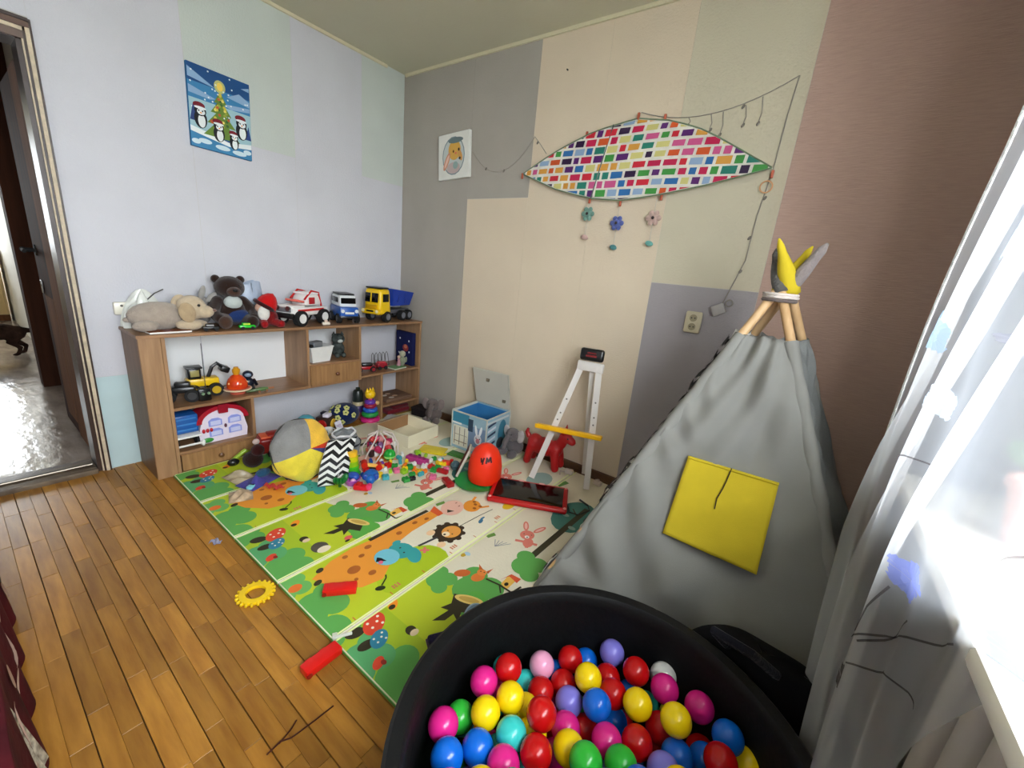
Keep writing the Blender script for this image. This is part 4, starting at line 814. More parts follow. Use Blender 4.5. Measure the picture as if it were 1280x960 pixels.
for u, v in ((-0.04,0.055),(0.055,0.055),(-0.04,0.115),(0.055,0.115)):
    w = MB().prism([(u-0.032,v-0.020),(u+0.032,v-0.020),(u+0.032,v+0.012),(u+0.015,v+0.024),(u-0.015,v+0.024),(u-0.032,v+0.012)], 0.05, 0.056, hf).build('shutter', plastic((150,160,226)), hs)
    MB().prism([(u-0.024,v-0.014),(u+0.024,v-0.014),(u+0.024,v+0.010),(u-0.024,v+0.010)], 0.056, 0.0585, hf).build('shutter_panel', plastic((206,210,244)), w)
for k in range(3): MB().ell((0.054,-0.098+k*0.018,0.075), (0.006,0.008,0.012)).build('flower', plastic((190,24,40)), hs)
MB().ell((0.054,-0.085,0.018), (0.008,0.03,0.014)).build('shrub', plastic((60,150,60)), hs)
MB().ell((0.054,0.008,0.085), (0.006,0.007,0.012)).build('bell', plastic((90,40,60)), hs)

# ---- cubby above the drawer (z = 0.506)
ZD = 0.507
bs = T('basket', 'white plastic basket with handle in the cubby above the drawer', 'basket', (0.20,-0.845,ZD), 6)
bw = MB(); a, b = (0.055,0.062), (0.07,0.082)
bw.add([(-a[0],-a[1],0),(a[0],-a[1],0),(a[0],a[1],0),(-a[0],a[1],0),(-b[0],-b[1],0.10),(b[0],-b[1],0.10),(b[0],b[1],0.10),(-b[0],b[1],0.10)], [(0,3,2,1),(0,1,5,4),(1,2,6,5),(2,3,7,6),(3,0,4,7)])
mod(bw.build('shell', M_white, bs, smooth=0), 'SOLIDIFY', thickness=0.003)
MB().tube([(b[0],-b[1],0.101),(b[0],b[1],0.101),(-b[0],b[1],0.101),(-b[0],-b[1],0.101),(b[0],-b[1],0.101)], 0.004).build('rim', M_white, bs)
MB().rbox((-0.02,0.01,0.10), (0.05,0.09,0.05), 0.004, 1, rot=(0,0,R(20))).build('folded_card', plastic((120,124,128)), bs); MB().rbox((0.02,-0.06,0.108), (0.05,0.03,0.02), 0.006, 2).build('black_lump', M_black, bs)
gk = T('plush_kitten', 'dark grey striped plush kitten beside the white basket', 'plush toy', (0.16,-0.665,ZD), -10)
M_gk = mk('striped_fur', (96,104,100), 1.0, c2=(34,38,38), vscale=26, bump=0.9, bscale=200, spec=0.1)
MB().ell((0,0,0.055), (0.042,0.045,0.056)).build('body', M_gk, gk); hh = MB().ell((0.01,0,0.128), (0.040,0.044,0.038)).build('head', M_gk, gk)
for s in (-1,1):
    MB().lathe([(0.014,0),(0.001,0.028)], (0.005,s*0.028,0.152), 10).build('ear', M_gk, hh); MB().ell((0.045,s*0.017,0.134), 0.006).build('eye', M_black, hh); MB().ell((0.045,s*0.022,0.02), (0.024,0.016,0.019)).build('paw', M_gk, gk)
MB().ell((0.046,0,0.118), (0.012,0.018,0.012)).build('muzzle', plush((190,196,192)), hh)

# ---- right section shelf (z = 0.378)
ZR = 0.379
rb = T('toy_racer', 'red and black toy racing car on the right shelf', 'toy car', (0.20,-0.47,ZR), 70)
MB().rbox((0,0,0.03), (0.15,0.05,0.026), 0.010, 2).build('body', plastic((176,20,30)), rb); MB().rbox((0.01,0,0.052), (0.08,0.045,0.026), 0.010, 2).build('canopy', M_black, rb); MB().box((-0.065,0,0.062), (0.02,0.07,0.005)).build('spoiler', M_black, rb)
for s in (-1,1):
    for x in (-0.05,0.05): wheel(rb, (x,s*0.032,0.021), 0.021, 0.018, (150,30,36))
rd = T('toy_train_car', 'small dark red toy wagon on the right shelf next to the racer', 'toy', (0.20,-0.33,ZR), 80)
MB().rbox((0,0,0.032), (0.08,0.05,0.036), 0.006, 2).build('body', plastic((150,24,40)), rd); MB().rbox((0,0,0.054), (0.06,0.04,0.012), 0.004, 2).build('load', plastic((200,60,70)), rd)
for s in (-1,1):
    for x in (-0.025,0.025): MB().cyl((x,s*0.027-0.004,0.014), (x,s*0.027+0.004,0.014), 0.014, n=14).build('wheel', M_tyre, rd)
ws = T('wire_rack', 'small bent wire rack on the right shelf in front of the wall', 'rack', (0.13,-0.29,ZR))
for k in range(5): MB().tube([(0,-0.08+k*0.032,0.004),(0,-0.078+k*0.032,0.10),(0,-0.068+k*0.032,0.115),(0,-0.058+k*0.032,0.10),(0,-0.05+k*0.034,0.004)], 0.0022, 6).build('wire_loop', plastic((70,66,62)), ws)
MB().tube([(0,-0.085,0.004),(0,0.085,0.004)], 0.003, 6).build('base_wire', plastic((70,66,62)), ws)
gt = T('green_book', 'thin green-edged picture book lying on the right shelf', 'book', (0.24,-0.215,ZR), 8)
MB().span((-0.045,-0.06,0.001), (0.045,0.06,0.010)).build('pages', paper((206,210,190)), gt, smooth=0); MB().span((-0.046,-0.061,0.010), (0.046,0.061,0.012)).build('cover', paper((120,160,110)), gt, smooth=0)
pf = T('toy_figure', 'pale grey-green toy figure leaning on the dark blue box', 'figure', (0.20,-0.128,ZR)); MB().ell((0,0,0.04), (0.022,0.026,0.04)).build('body', plush((150,156,130)), pf); MB().ell((0,0,0.098), 0.026).build('head', plush((176,176,150)), pf)
for s in (-1,1): MB().ell((0.012,s*0.026,0.05), (0.010,0.010,0.024)).build('arm', plush((140,146,120)), pf)
pg = T('toy_figure', 'slim pinkish toy figure standing before the wire rack', 'figure', (0.215,-0.175,ZR+0.0125)); MB().lathe([(0.001,0),(0.018,0),(0.010,0.04),(0.012,0.05),(0.001,0.056)]).build('dress', plastic((196,140,150)), pg); MB().ell((0,0,0.068), 0.013).build('head', plastic((226,186,166)), pg)
nb = T('game_box', 'dark blue board game box with star print standing on end in the shelf', 'box', (0.16,-0.0635,ZR), 0)
MB().rbox((0,0,0.135), (0.20,0.036,0.268), 0.003).build('box', paper((22,28,76)), nb)
bp = Print(lambda u, v, h: (u, -0.0182-h, v)); bp.ell(0.02,0.14,0.035,0.03,(150,50,50)); bp.ell(0.02,0.15,0.02,0.016,(206,120,90),2)
for u, v in ((-0.05,0.21),(0.06,0.20),(-0.06,0.09),(0.065,0.11),(0.03,0.06)): bp.ell(u,v,0.008,0.008,(220,226,236))
bp.build('print', nb)
gm = T('board_game', 'flat brown and white patterned board game lying on the lowest shelf', 'board game', (0.165,-0.20,0.113), 0)
MB().rbox((0,0,0.014), (0.20,0.25,0.026), 0.003).build('box', paper((120,92,74)), gm)
gp = Print(lambda u, v, h: (u, v, 0.0275+h)); 
for k in range(7): gp.ell(-0.07+0.023*k, -0.09+0.17*((k*37)%10)/10, 0.018, 0.024, ((226,214,200),(90,60,44),(196,160,130))[k%3], 1+k)
gp.build('print', gm)
sl = T('paper_sheet', 'pale loose sheet of paper on the floor under the lowest shelf', 'paper', (0.36,-0.30,0.0125), 30); MB().span((-0.09,-0.06,0.0), (0.09,0.06,0.0012)).build('sheet', paper((206,204,206)), sl, smooth=0)
rl = T('folded_cloth', 'dark red folded cloth on the floor under the lowest shelf', 'cloth', (0.20,-0.20,0.001))
MB().rbox((0,0,0.022), (0.14,0.22,0.04), 0.018, 3).build('layer', fabric((110,22,34)), rl); MB().rbox((0.01,0.02,0.055), (0.11,0.16,0.03), 0.014, 3).build('layer', fabric((90,18,28)), rl)
bkk = T('shoe_box', 'black low box on the floor in the corner beside the shelf', 'box', (0.44,-0.10,0.0125), 10); MB().rbox((0,0,0.03), (0.16,0.11,0.058), 0.005).build('box', paper((26,22,24)), bkk); MB().rbox((0,0,0.062), (0.166,0.116,0.012), 0.003).build('lid', paper((38,30,32)), bkk)

# ================================================================ ON THE FLOOR AND MAT
ZF = MT+0.0022
def on(x, y): return (x, y, ZF if (x > MX[0] and y > MY0) else 0.001)
# round pouf bag in gores, tilted towards the room
ax = Vector((0.93,0.10,0.36)).normalized(); ux = Vector((0.45,0.89,0)).normalized(); ux = (ux-ax*ux.dot(ax)).normalized(); uy = ax.cross(ux)
pf_ = T('storage_pouf', 'round slumped storage pouf in yellow and grey fabric', 'pouf', (0.745,-1.235,ZF))
def gore(a0, a1, name, m, par=pf_):
    def f(u, v):
        a = R(a0+(a1-a0)*u); r = 0.168*(1+0.02*math.sin(7*a)); t = v*math.pi*0.94
        rr = r*math.sin(t)**0.75 if 0 < t < math.pi else 0; hgt = 0.080*math.cos(t)+0.007*math.sin(9*a+4*v)*math.sin(t)+0.012*math.sin(4*a-7*v)*math.sin(t)**2
        p = ux*(rr*math.cos(a))+uy*(rr*math.sin(a))+ax*hgt+Vector((0,0,0.156))
        p.z = max(p.z, 0.002); return p
    return MB().grid(f, 14, 22).build(name, m, par, smooth=180)
M_pg, M_py = fabric((142,141,140)), fabric((236,214,72))
for a0, a1, n, m in ((88,200,'grey_gore',M_pg),(200,262,'yellow_gore',M_py),(262,338,'yellow_gore',M_py),(338,358,'blue_gore',fabric((64,66,120))),(-2,16,'red_gore',fabric((206,62,30))),(16,88,'orange_gore',fabric((240,190,70)))): gore(a0, a1, n, m)
MB().torus((0,0,0.156), 0.1655, 0.0045, ax.to_track_quat('Z','Y').to_euler(), 40, 8).build('piping', fabric((60,58,54)), pf_)
# chevron cloth beside it
cz = T('chevron_cloth', 'black and white zigzag cloth standing folded beside the pouf', 'cloth', (0.93,-1.175,ZF), 0)
def czf(u, v, h=0):
    d = Vector((0.22,0.97,0)).normalized(); n = Vector((0.97,-0.22,0)); p = d*(-0.075+0.155*u)+n*(0.02*math.sin(u*2.6)+h-0.10*v*v)+Vector((0,0.10*v*v,0.002+0.20*v)); return p
cb0 = MB().grid(lambda u, v: czf(u, v), 16, 20).build('cloth_panel', fabric((238,238,234)), cz, smooth=180); mod(cb0, 'SOLIDIFY', thickness=0.012, offset=-1)
zp = Print(lambda u, v, h: czf(u, v, 0.0015+h))
for r_ in range(9):
    for c_ in range(2):
        u0, u1 = c_/2, (c_+1)/2; um = (u0+u1)/2; v0 = r_/6.2-0.18; a_ = 0.12; h_ = 0.082
        for q in ([(u0,v0),(um,v0+a_),(um,v0+a_+h_),(u0,v0+h_)], [(um,v0+a_),(u1,v0),(u1,v0+h_),(um,v0+a_+h_)]):
            zp.poly([(a, min(1, max(0, b))) for a, b in q], (22,22,24))
zp.build('zigzag_print', cb0)
# grey drawstring bag behind
gbag = T('drawstring_bag', 'grey drawstring bag with white trim lying in the toy pile', 'bag', on(0.705,-0.965), 20)
MB().grid(lambda u, v: (0.085*math.cos(u*6.283)*math.sin(v*math.pi)**0.6+0.006*math.sin(u*31), 0.10*math.sin(u*6.283)*math.sin(v*math.pi)**0.6, 0.09-0.088*math.cos(v*math.pi)+0.006*math.sin(u*25+v*12)), 36, 18).build('sack', fabric((132,136,138)), gbag, smooth=180)
MB().tube([(0.06*math.cos(a),0.075*math.sin(a),0.168+0.006*math.sin(5*a)) for a in [k*0.4 for k in range(17)]], 0.007, 8).build('white_trim', fabric((226,228,230)), gbag)
MB().tube([(0.088*math.cos(a),0.105*math.sin(a),0.10) for a in [k*0.4 for k in range(17)]], 0.006, 8).build('check_band', fabric((40,42,48)), gbag)
# red long toy box behind the pouf
rbx = T('toy_fire_truck', 'long dark red toy truck lying behind the round pouf', 'toy truck', on(0.40,-1.14), 78)
MB().rbox((0,0,0.075), (0.34,0.11,0.095), 0.018, 3).build('body', plastic((150,22,20)), rbx); MB().rbox((0.0,0,0.128), (0.24,0.08,0.022), 0.008, 2).build('roof', plastic((176,40,28)), rbx)
MB().rbox((-0.13,0,0.125), (0.05,0.085,0.012), 0.004).build('light_bar', plastic((240,110,70)), rbx)
for s in (-1,1):
    for x in (-0.10,0.10): wheel(rbx, (x,s*0.05,0.03), 0.03, 0.024, (120,120,124))
# cyan dome, cube toy, flower cushion, thermos, ring pyramid
cd = T('cyan_bowl', 'shiny turquoise upturned bowl against the wall below the shelf', 'bowl', (0.10,-0.88,0.001))
MB().lathe([(0.066,0),(0.068,0.01),(0.064,0.045),(0.05,0.075),(0.028,0.092),(0.001,0.097)]).build('dome', mk('turquoise_gloss', (96,190,206), 0.12, var=0.1), cd); MB().torus((0,0,0.005), 0.068, 0.005).build('rim', plastic((200,226,230)), cd)
ac = T('activity_cube', 'multicoloured wooden activity cube with red face below the shelf', 'toy', (0.22,-0.80,0.001), 30)
MB().rbox((0,0,0.055), (0.10,0.10,0.105), 0.008, 2).build('block', plastic((60,40,34)), ac); MB().ell((0.0,-0.051,0.058), (0.034,0.006,0.034)).build('red_dial', plastic((176,24,20)), ac); MB().ell((0.051,0.0,0.058), (0.006,0.034,0.034)).build('yellow_dial', plastic((226,180,60)), ac)
MB().rbox((0.02,-0.02,0.122), (0.045,0.05,0.026), 0.006, 2).build('white_knob', plastic((232,226,240)), ac); MB().rbox((-0.03,0.02,0.118), (0.03,0.04,0.02), 0.006, 2).build('dark_knob', plastic((30,28,44)), ac)
fc = T('flower_ball', 'dark blue soft ball with yellow-green flowers below the shelf', 'ball', (0.205,-0.655,0.001))
MB().ell((0,0,0.083), (0.098,0.112,0.080)).build('ball', fabric((20,36,78)), fc)
for a, t in ((-60,40),(-95,20),(-20,30),(-50,5),(10,10),(-120,45),(-75,62),(-10,55),(-35,-20),(-150,15)):
    d = Vector((math.cos(R(a))*math.cos(R(t)), math.sin(R(a))*math.cos(R(t)), math.sin(R(t)))); c = Vector((d.x*0.098,d.y*0.112,0.083+d.z*0.080)); q = d.to_track_quat('Z','Y').to_euler()
    fl = MB()
    for k in range(5): e = Euler(q).to_matrix()@Vector((0.012*math.cos(k*1.257), 0.012*math.sin(k*1.257), 0)); fl.ell(c+e, (0.010,0.010,0.004), q, 10, 6)
    fo = fl.build('flower', fabric((206,206,130)), fc); MB().ell(c+d*0.003, (0.006,0.006,0.004), q, 10, 6).build('flower_centre', fabric((90,110,50)), fo)
tm = T('toy_tower', 'dark stacking tower with beige band standing by the ring pyramid', 'toy', (0.155,-0.505,0.001))
MB().lathe([(0.001,0),(0.045,0),(0.048,0.05),(0.042,0.06)]).build('base_ring', plastic((110,60,44)), tm); MB().lathe([(0.044,0.06),(0.044,0.10),(0.038,0.11)]).build('purple_ring', plastic((50,30,90)), tm); MB().lathe([(0.040,0.11),(0.040,0.135),(0.036,0.14)]).build('beige_ring', plastic((196,180,140)), tm)
MB().lathe([(0.040,0.14),(0.040,0.20),(0.030,0.225),(0.001,0.232)]).build('dark_body', plastic((30,38,34)), tm); MB().rbox((0,0.0,0.238), (0.02,0.03,0.02), 0.005).build('tip', plastic((24,44,36)), tm)
rp = T('ring_pyramid', 'stacking ring pyramid topped by a yellow crowned head', 'toy', (0.265,-0.475,0.001))
for z, r_, c in ((0.02,0.072,(206,40,120)),(0.062,0.062,(40,150,70)),(0.096,0.054,(40,96,190)),(0.128,0.047,(150,30,60)),(0.156,0.040,(110,60,170))): MB().torus((0,0,z), r_-0.018, 0.019, n=28, m=12).build('ring', plastic(c), rp)
MB().cyl((0,0,0.0), (0,0,0.19), 0.016).build('stem', plastic((200,60,120)), rp)
yh = MB().ell((0,0,0.215), (0.037,0.040,0.036)).build('head', plastic((248,200,20)), rp)
for k in range(3): MB().lathe([(0.014,0),(0.002,0.028)], (0.0,-0.024+k*0.024,0.238), 10).build('crown_point', plastic((248,200,20)), yh)
MB().ell((0.0,0.062,0.135), 0.017).build('side_bead', plastic((240,196,130)), rp)
# cardboard box
bx_ = T('cardboard_box', 'open white cardboard box with brown inner flap on the mat', 'box', (0.69,-0.465,ZF), 5)
bw2, bd2, bh2 = 0.30, 0.29, 0.085
M_crd = mk('white_card', (230,222,194), 0.85, var=0.06, vscale=6); M_brn = mk('kraft_card', (150,112,74), 0.85, var=0.08, vscale=8)
MB().span((-bw2/2,-bd2/2,0), (bw2/2,bd2/2,0.004)).build('bottom', M_crd, bx_, smooth=0)
MB().span((bw2/2-0.005,-bd2/2,0.004), (bw2/2,bd2/2,bh2)).build('side_wall', M_crd, bx_, smooth=0); MB().span((-bw2/2,-bd2/2,0.004), (-bw2/2+0.005,bd2/2,bh2)).build('side_wall', M_brn, bx_, smooth=0)
MB().span((-bw2/2+0.005,bd2/2-0.005,0.004), (bw2/2-0.005,bd2/2,bh2)).build('side_wall', M_crd, bx_, smooth=0); MB().span((-bw2/2+0.005,-bd2/2,0.004), (bw2/2-0.005,-bd2/2+0.005,bh2)).build('side_wall', M_crd, bx_, smooth=0)
MB().span((-bw2/2+0.005,-bd2/2+0.006,0.006), (-bw2/2+0.009,bd2/2-0.006,bh2+0.004)).build('brown_flap', M_brn, bx_, smooth=0)
MB().box((-bw2/2-0.02,0,bh2-0.002), (0.06,bd2*0.8,0.003), (0,R(-18),0)).build('top_flap', mk('flap_card', (176,150,120), 0.85), bx_, smooth=0)
# blue storage box with raised lid
st = T('storage_box', 'pale blue fabric storage box with animal print and raised lid', 'storage box', (1.135,-0.205,ZF), 4)
w2, d2, h2 = 0.285, 0.275, 0.262
M_stb = mk('pale_blue_print_fabric', (150,182,196), 0.8, var=0.08, vscale=7); M_sti = mk('blue_lining', (48,122,178), 0.85, var=0.1)
def panel(name, a, b, m): return MB().span(a, b).build(name, m, st, smooth=0)
fpn = panel('front_panel', (-w2/2,-d2/2,0.001), (w2/2,-d2/2+0.008,h2), M_stb); panel('back_panel', (-w2/2,d2/2-0.008,0.001), (w2/2,d2/2,h2), M_stb)
rpn = panel('side_panel', (w2/2-0.008,-d2/2+0.008,0.001), (w2/2,d2/2-0.008,h2), M_stb); panel('side_panel', (-w2/2,-d2/2+0.008,0.001), (-w2/2+0.008,d2/2-0.008,h2), mk('box_side_pale', (200,204,196), 0.8))
panel('bottom', (-w2/2+0.008,-d2/2+0.008,0.001), (w2/2-0.008,d2/2-0.008,0.01), M_sti)
panel('lining', (-w2/2+0.0085,d2/2-0.0115,0.01), (w2/2-0.0085,d2/2-0.0085,h2-0.01), M_sti); panel('lining', (w2/2-0.0115,-d2/2+0.009,0.01), (w2/2-0.0085,d2/2-0.012,h2-0.01), M_sti); panel('lining', (-w2/2+0.0085,-d2/2+0.009,0.01), (-w2/2+0.0115,d2/2-0.012,h2-0.01), M_sti)
M_pipe = fabric((196,196,184))
MB().tube([(-w2/2,-d2/2,h2),(w2/2,-d2/2,h2),(w2/2,d2/2,h2),(-w2/2,d2/2,h2),(-w2/2,-d2/2,h2)], 0.005, 6).build('top_piping', M_pipe, st)
for x, y in ((-1,-1),(1,-1),(1,1)): MB().cyl((x*w2/2,y*d2/2,0), (x*w2/2,y*d2/2,h2), 0.005, n=8).build('corner_piping', M_pipe, st)
fp = Print(lambda u, v, h: (u, -d2/2-h, v), 0.0004)
fp.rect(-0.14,0.185,0.0,0.255,(58,132,160)); fp.rect(-0.14,0.175,-0.06,0.187,(232,236,232),2); fp.rect(-0.005,0.15,0.035,0.235,(52,72,92),2); fp.rect(-0.13,0.02,0.0,0.165,(220,216,198)); fp.rect(0.0,0.012,0.135,0.19,(118,140,166))
for k in range(3): fp.rect(-0.118+k*0.042,0.03,-0.112+k*0.042,0.155,(112,112,108),2)
fp.rect(-0.12,0.05,-0.01,0.056,(140,120,100),2); fp.rect(-0.12,0.10,-0.01,0.104,(150,140,120),2)
fp.ell(0.08,0.11,0.030,0.036,(206,206,210),2); fp.ell(0.062,0.17,0.010,0.036,(226,230,232),2,a=12); fp.ell(0.098,0.17,0.010,0.036,(226,230,232),2,a=-12); fp.ell(0.08,0.10,0.016,0.018,(190,120,130),3); fp.ell(0.066,0.118,0.004,0.005,(30,30,30),3); fp.ell(0.094,0.118,0.004,0.005,(30,30,30),3)
fp.rect(0.02,0.015,0.13,0.05,(206,196,190),2); fp.build('animal_print', fpn)
sp_ = Print(lambda u, v, h: (w2/2+h, u, v), 0.0004)
for k in range(6): sp_.poly([(-0.12,0.03+k*0.034),(-0.03,0.045+k*0.034),(-0.03,0.062+k*0.034),(-0.12,0.047+k*0.034)], ((206,214,226),(44,60,90))[k%2])
sp_.ell(0.05,0.13,0.05,0.09,(58,122,146)); sp_.ell(0.03,0.06,0.04,0.04,(60,64,70),2); sp_.ell(0.09,0.05,0.024,0.03,(200,196,190),2); sp_.rect(-0.13,0.225,0.12,0.24,(196,206,206)); sp_.build('animal_print', rpn)
ld_ = MB()
q0 = [(-w2/2,d2/2-0.004,h2+0.006),(w2/2,d2/2-0.004,h2+0.006),(w2/2-0.075,d2/2+0.050,h2+0.225),(-w2/2-0.09,d2/2+0.045,h2+0.225)]
ld_.add(q0, [(0,1,2,3)]); lo = ld_.build('lid', mk('grey_lid_fabric', (176,172,160), 0.85, var=0.05), st, smooth=0); mod(lo, 'SOLIDIFY', thickness=0.012)
MB().tube(q0+[q0[0]], 0.006, 6).build('lid_piping', M_pipe, lo)
lm_ = [Vector(q0[0]).lerp(Vector(q0[1]),0.42).lerp(Vector(q0[3]).lerp(Vector(q0[2]),0.42),0.72), Vector(q0[0]).lerp(Vector(q0[1]),0.85).lerp(Vector(q0[3]).lerp(Vector(q0[2]),0.85),0.2)]
for p in lm_: MB().rbox(p+Vector((0,-0.010,0)), (0.03,0.008,0.026), 0.003).build('lid_tag', fabric((110,100,84)), lo)
# grey plush left and right of the storage box
def elephant(label, loc, rz, c, c2):
    e = T('plush_elephant', label, 'plush toy', loc, rz); m, m2 = plush(c), plush(c2)
    MB().ell((0,0,0.06), (0.055,0.065,0.058)).build('body', m, e); h = MB().ell((0.03,0.0,0.145), (0.046,0.048,0.046)).build('head', m, e)
    for s in (-1,1): MB().ell((0.02,s*0.058,0.145), (0.012,0.030,0.048), (R(s*-14),0,0)).build('ear', m2, h); MB().ell((0.07,s*0.040,0.026), (0.040,0.028,0.026)).build('foot', m, e); MB().ell((0.068,s*0.02,0.158), 0.005).build('eye', M_black, h)
    MB().tube([(0.07,0,0.145),(0.098,0,0.12),(0.108,0,0.085),(0.12,0,0.07)], [0.020,0.017,0.014,0.011], 12).build('trunk', m, h)
    return e
elephant('dark grey plush elephant in the corner between shelf and storage box', on(0.585,-0.125), -60, (110,98,94), (132,118,114))
elephant('grey plush elephant with pale ears between the storage box and red horse', on(1.375,-0.125), -95, (104,98,100), (196,188,186))
# orange bag (upright dome) with dark lettering, and green book under it
oc = T('orange_ball_cap', 'bright orange-red dome-shaped cap with dark lettering standing on the mat', 'cap', (1.475,-0.555,ZF+0.0135), 0)
MB().lathe([(0.001,0.001),(0.092,0.001),(0.098,0.03),(0.097,0.09),(0.088,0.14),(0.068,0.185),(0.036,0.212),(0.001,0.222)], n=32).build('crown', mk('orange_red_plastic', (244,48,10), 0.42, var=0.05), oc)
fdir = Vector((1.33,-1.70,0)).normalized(); fr = Vector((-fdir.y,fdir.x,0))
def dome_pt(u, v, h):
    r_ = itp(v, [(0.03,0.098),(0.09,0.097),(0.14,0.088),(0.185,0.068)])+h; a = u/0.09; return (fdir*math.cos(a)+fr*math.sin(a))*r_+Vector((0,0,v))
lt = Print(dome_pt, 0.0008)
def stroke(pts): lt.line(pts, 0.011, (60,10,6))
stroke([(-0.03,0.165),(-0.022,0.142)]); stroke([(-0.010,0.168),(-0.018,0.140)]); stroke([(-0.02,0.152),(-0.016,0.132)])
stroke([(0.004,0.138),(0.008,0.170)]); stroke([(0.008,0.168),(0.018,0.146)]); stroke([(0.018,0.146),(0.032,0.172)]); stroke([(0.032,0.172),(0.034,0.142)])
lt.build('lettering', oc)
gb2 = T('green_tray', 'green plastic plate lying under the orange cap', 'plate', (1.46,-0.60,ZF), 0)
MB().lathe([(0.001,0.001),(0.10,0.001),(0.125,0.010),(0.128,0.012),(0.10,0.006),(0.001,0.005)], n=32).build('plate', plastic((40,150,66)), gb2)
lb = T('leaning_board', 'thin grey hardback book leaning on the orange cap', 'book', (1.318,-0.615,ZF+0.014), 0, rot=(R(-8),R(22),R(35)))
MB().span((-0.006,-0.07,0.0), (0.006,0.07,0.17)).build('pages', paper((196,190,176)), lb, smooth=0); MB().span((0.006,-0.072,0.0), (0.008,0.072,0.172)).build('cover', paper((140,132,112)), lb, smooth=0); MB().span((-0.008,-0.072,0.0), (-0.006,0.072,0.172)).build('cover', paper((110,60,56)), lb, smooth=0)
# drawing tablet
tbx = T('drawing_tablet', 'red-framed drawing board with black screen lying on the mat', 'drawing board', (1.765,-0.515,ZF), 27)
MB().rbox((0,0,0.016), (0.425,0.245,0.028), 0.012, 3).build('frame', plastic((190,18,22)), tbx)
MB().rbox((0,0,0.0305), (0.375,0.195,0.006), 0.002).build('screen', M_glassblk, tbx)
for x in (-0.2,0.2):
    for y in (-0.105,0.105): MB().ell((x,y,0.03), (0.009,0.009,0.005)).build('corner_stud', plastic((240,170,160)), tbx)
for s in (-1,1): MB().rbox((s*0.06,0.112,0.031), (0.03,0.012,0.006), 0.002).build('clip', plastic((236,180,170)), tbx)
# red hopper horse
hp = T('hopper_horse', 'red rubber hopper horse standing behind the white easel', 'toy', on(1.60,-0.115), 6)
hb = MB().ell((0,0,0.125), (0.10,0.056,0.060)).ell((-0.07,0,0.14), (0.05,0.052,0.055)).ell((0.08,0,0.135), (0.045,0.045,0.055)).ell((0.112,0,0.185), (0.034,0.034,0.06), (0,R(18),0)).ell((0.135,0,0.225), (0.044,0.036,0.036)).ell((0.172,0,0.212), (0.034,0.026,0.026), (0,R(25),0))
for x in (-0.075,0.085):
    for s in (-1,1): hb.tube([(x,s*0.028,0.13),(x+(0.012 if x > 0 else -0.012),s*0.040,0.07),(x+(0.02 if x > 0 else -0.02),s*0.042,0.014)], [0.032,0.027,0.024], 12).ell((x+(0.02 if x > 0 else -0.02),s*0.042,0.02), 0.026)
hbo = hb.build('body', mk('red_rubber', (178,16,18), 0.42, var=0.05), hp); mod(hbo, 'REMESH', mode='VOXEL', voxel_size=0.007); mod(hbo, 'SMOOTH', factor=0.5, iterations=5)
for s in (-1,1): MB().lathe([(0.010,0),(0.012,0.016),(0.002,0.05)], (0.122,s*0.022,0.25), 10, (R(-s*14),0,0)).build('ear', plastic((178,16,18)), hp); MB().ell((0.160,s*0.030,0.232), 0.0055).build('eye', M_black, hp)
MB().tube([(-0.115,0,0.16),(-0.135,0,0.19),(-0.128,0,0.215)], [0.018,0.015,0.008], 10).build('tail', plastic((178,16,18)), hp)
# easel
es = T('toy_easel', 'white plastic toy easel with yellow tray standing by the back wall', 'easel', (1.82,-0.22,ZF), 0)
M_ew = mk('white_plastic_easel', (226,220,214), 0.4, var=0.03)
def el(p): return Vector(p)-Vector((1.82,-0.22,ZF))
LT, RT_ = Vector((1.800,-0.16,0.72)), Vector((1.905,-0.15,0.735)); LB, RB = Vector((1.655,-0.325,ZF)), Vector((1.962,-0.205,ZF))
def slat(name, a, b, w, d, par=es):
    a, b = el(a), el(b); z = (b-a).normalized(); x = Vector((0.93,0.36,0)); x = (x-z*x.dot(z)).normalized(); y = z.cross(x); vs = []
    for p in (a, b):
        for sx, sy in ((-1,-1),(1,-1),(1,1),(-1,1)): vs.append(p+x*sx*w/2+y*sy*d/2)
    vs[0].z = max(vs[0].z, 0)
    return MB().add(vs, [(0,3,2,1),(4,5,6,7),(0,1,5,4),(1,2,6,5),(2,3,7,6),(3,0,4,7)]).build(name, M_ew, par, smooth=0)
for a, b in ((LB+Vector((0,0,0.006)), LT), (RB+Vector((0,0,0.006)), RT_)):
    lg = slat('leg', a, b, 0.034, 0.016)
    for t in (0.45,0.54,0.60,0.72):
        p = el(a.lerp(b, t)); MB().cyl(p+Vector((0.004,-0.010,0)), p+Vector((0.005,-0.0125,0)), 0.005, n=10).build('peg_hole', plastic((120,112,106)), lg)
slat('back_leg', (1.86,-0.035,ZF+0.005), (1.855,-0.13,0.70), 0.026, 0.014)
MB().rbox(el((1.853,-0.155,0.725)), (0.155,0.022,0.055), 0.008, 2, rot=(R(-10),0,R(6))).build('top_bar', M_ew, es)
tr_ = MB().rbox(el((1.825,-0.262,0.352)), (0.385,0.055,0.018), 0.006, 2, rot=(0,R(-1),R(15))).build('tray', plastic((250,188,10)), es)
MB().rbox(el((1.832,-0.290,0.360)), (0.385,0.008,0.026), 0.003, 2, rot=(0,R(-1),R(15))).build('tray_lip', plastic((250,188,10)), tr_)
hdp = MB().rbox(el((1.856,-0.16,0.795)), (0.135,0.030,0.070), 0.024, 3, rot=(R(-8),0,R(12))).build('head_plaque', M_black, es)
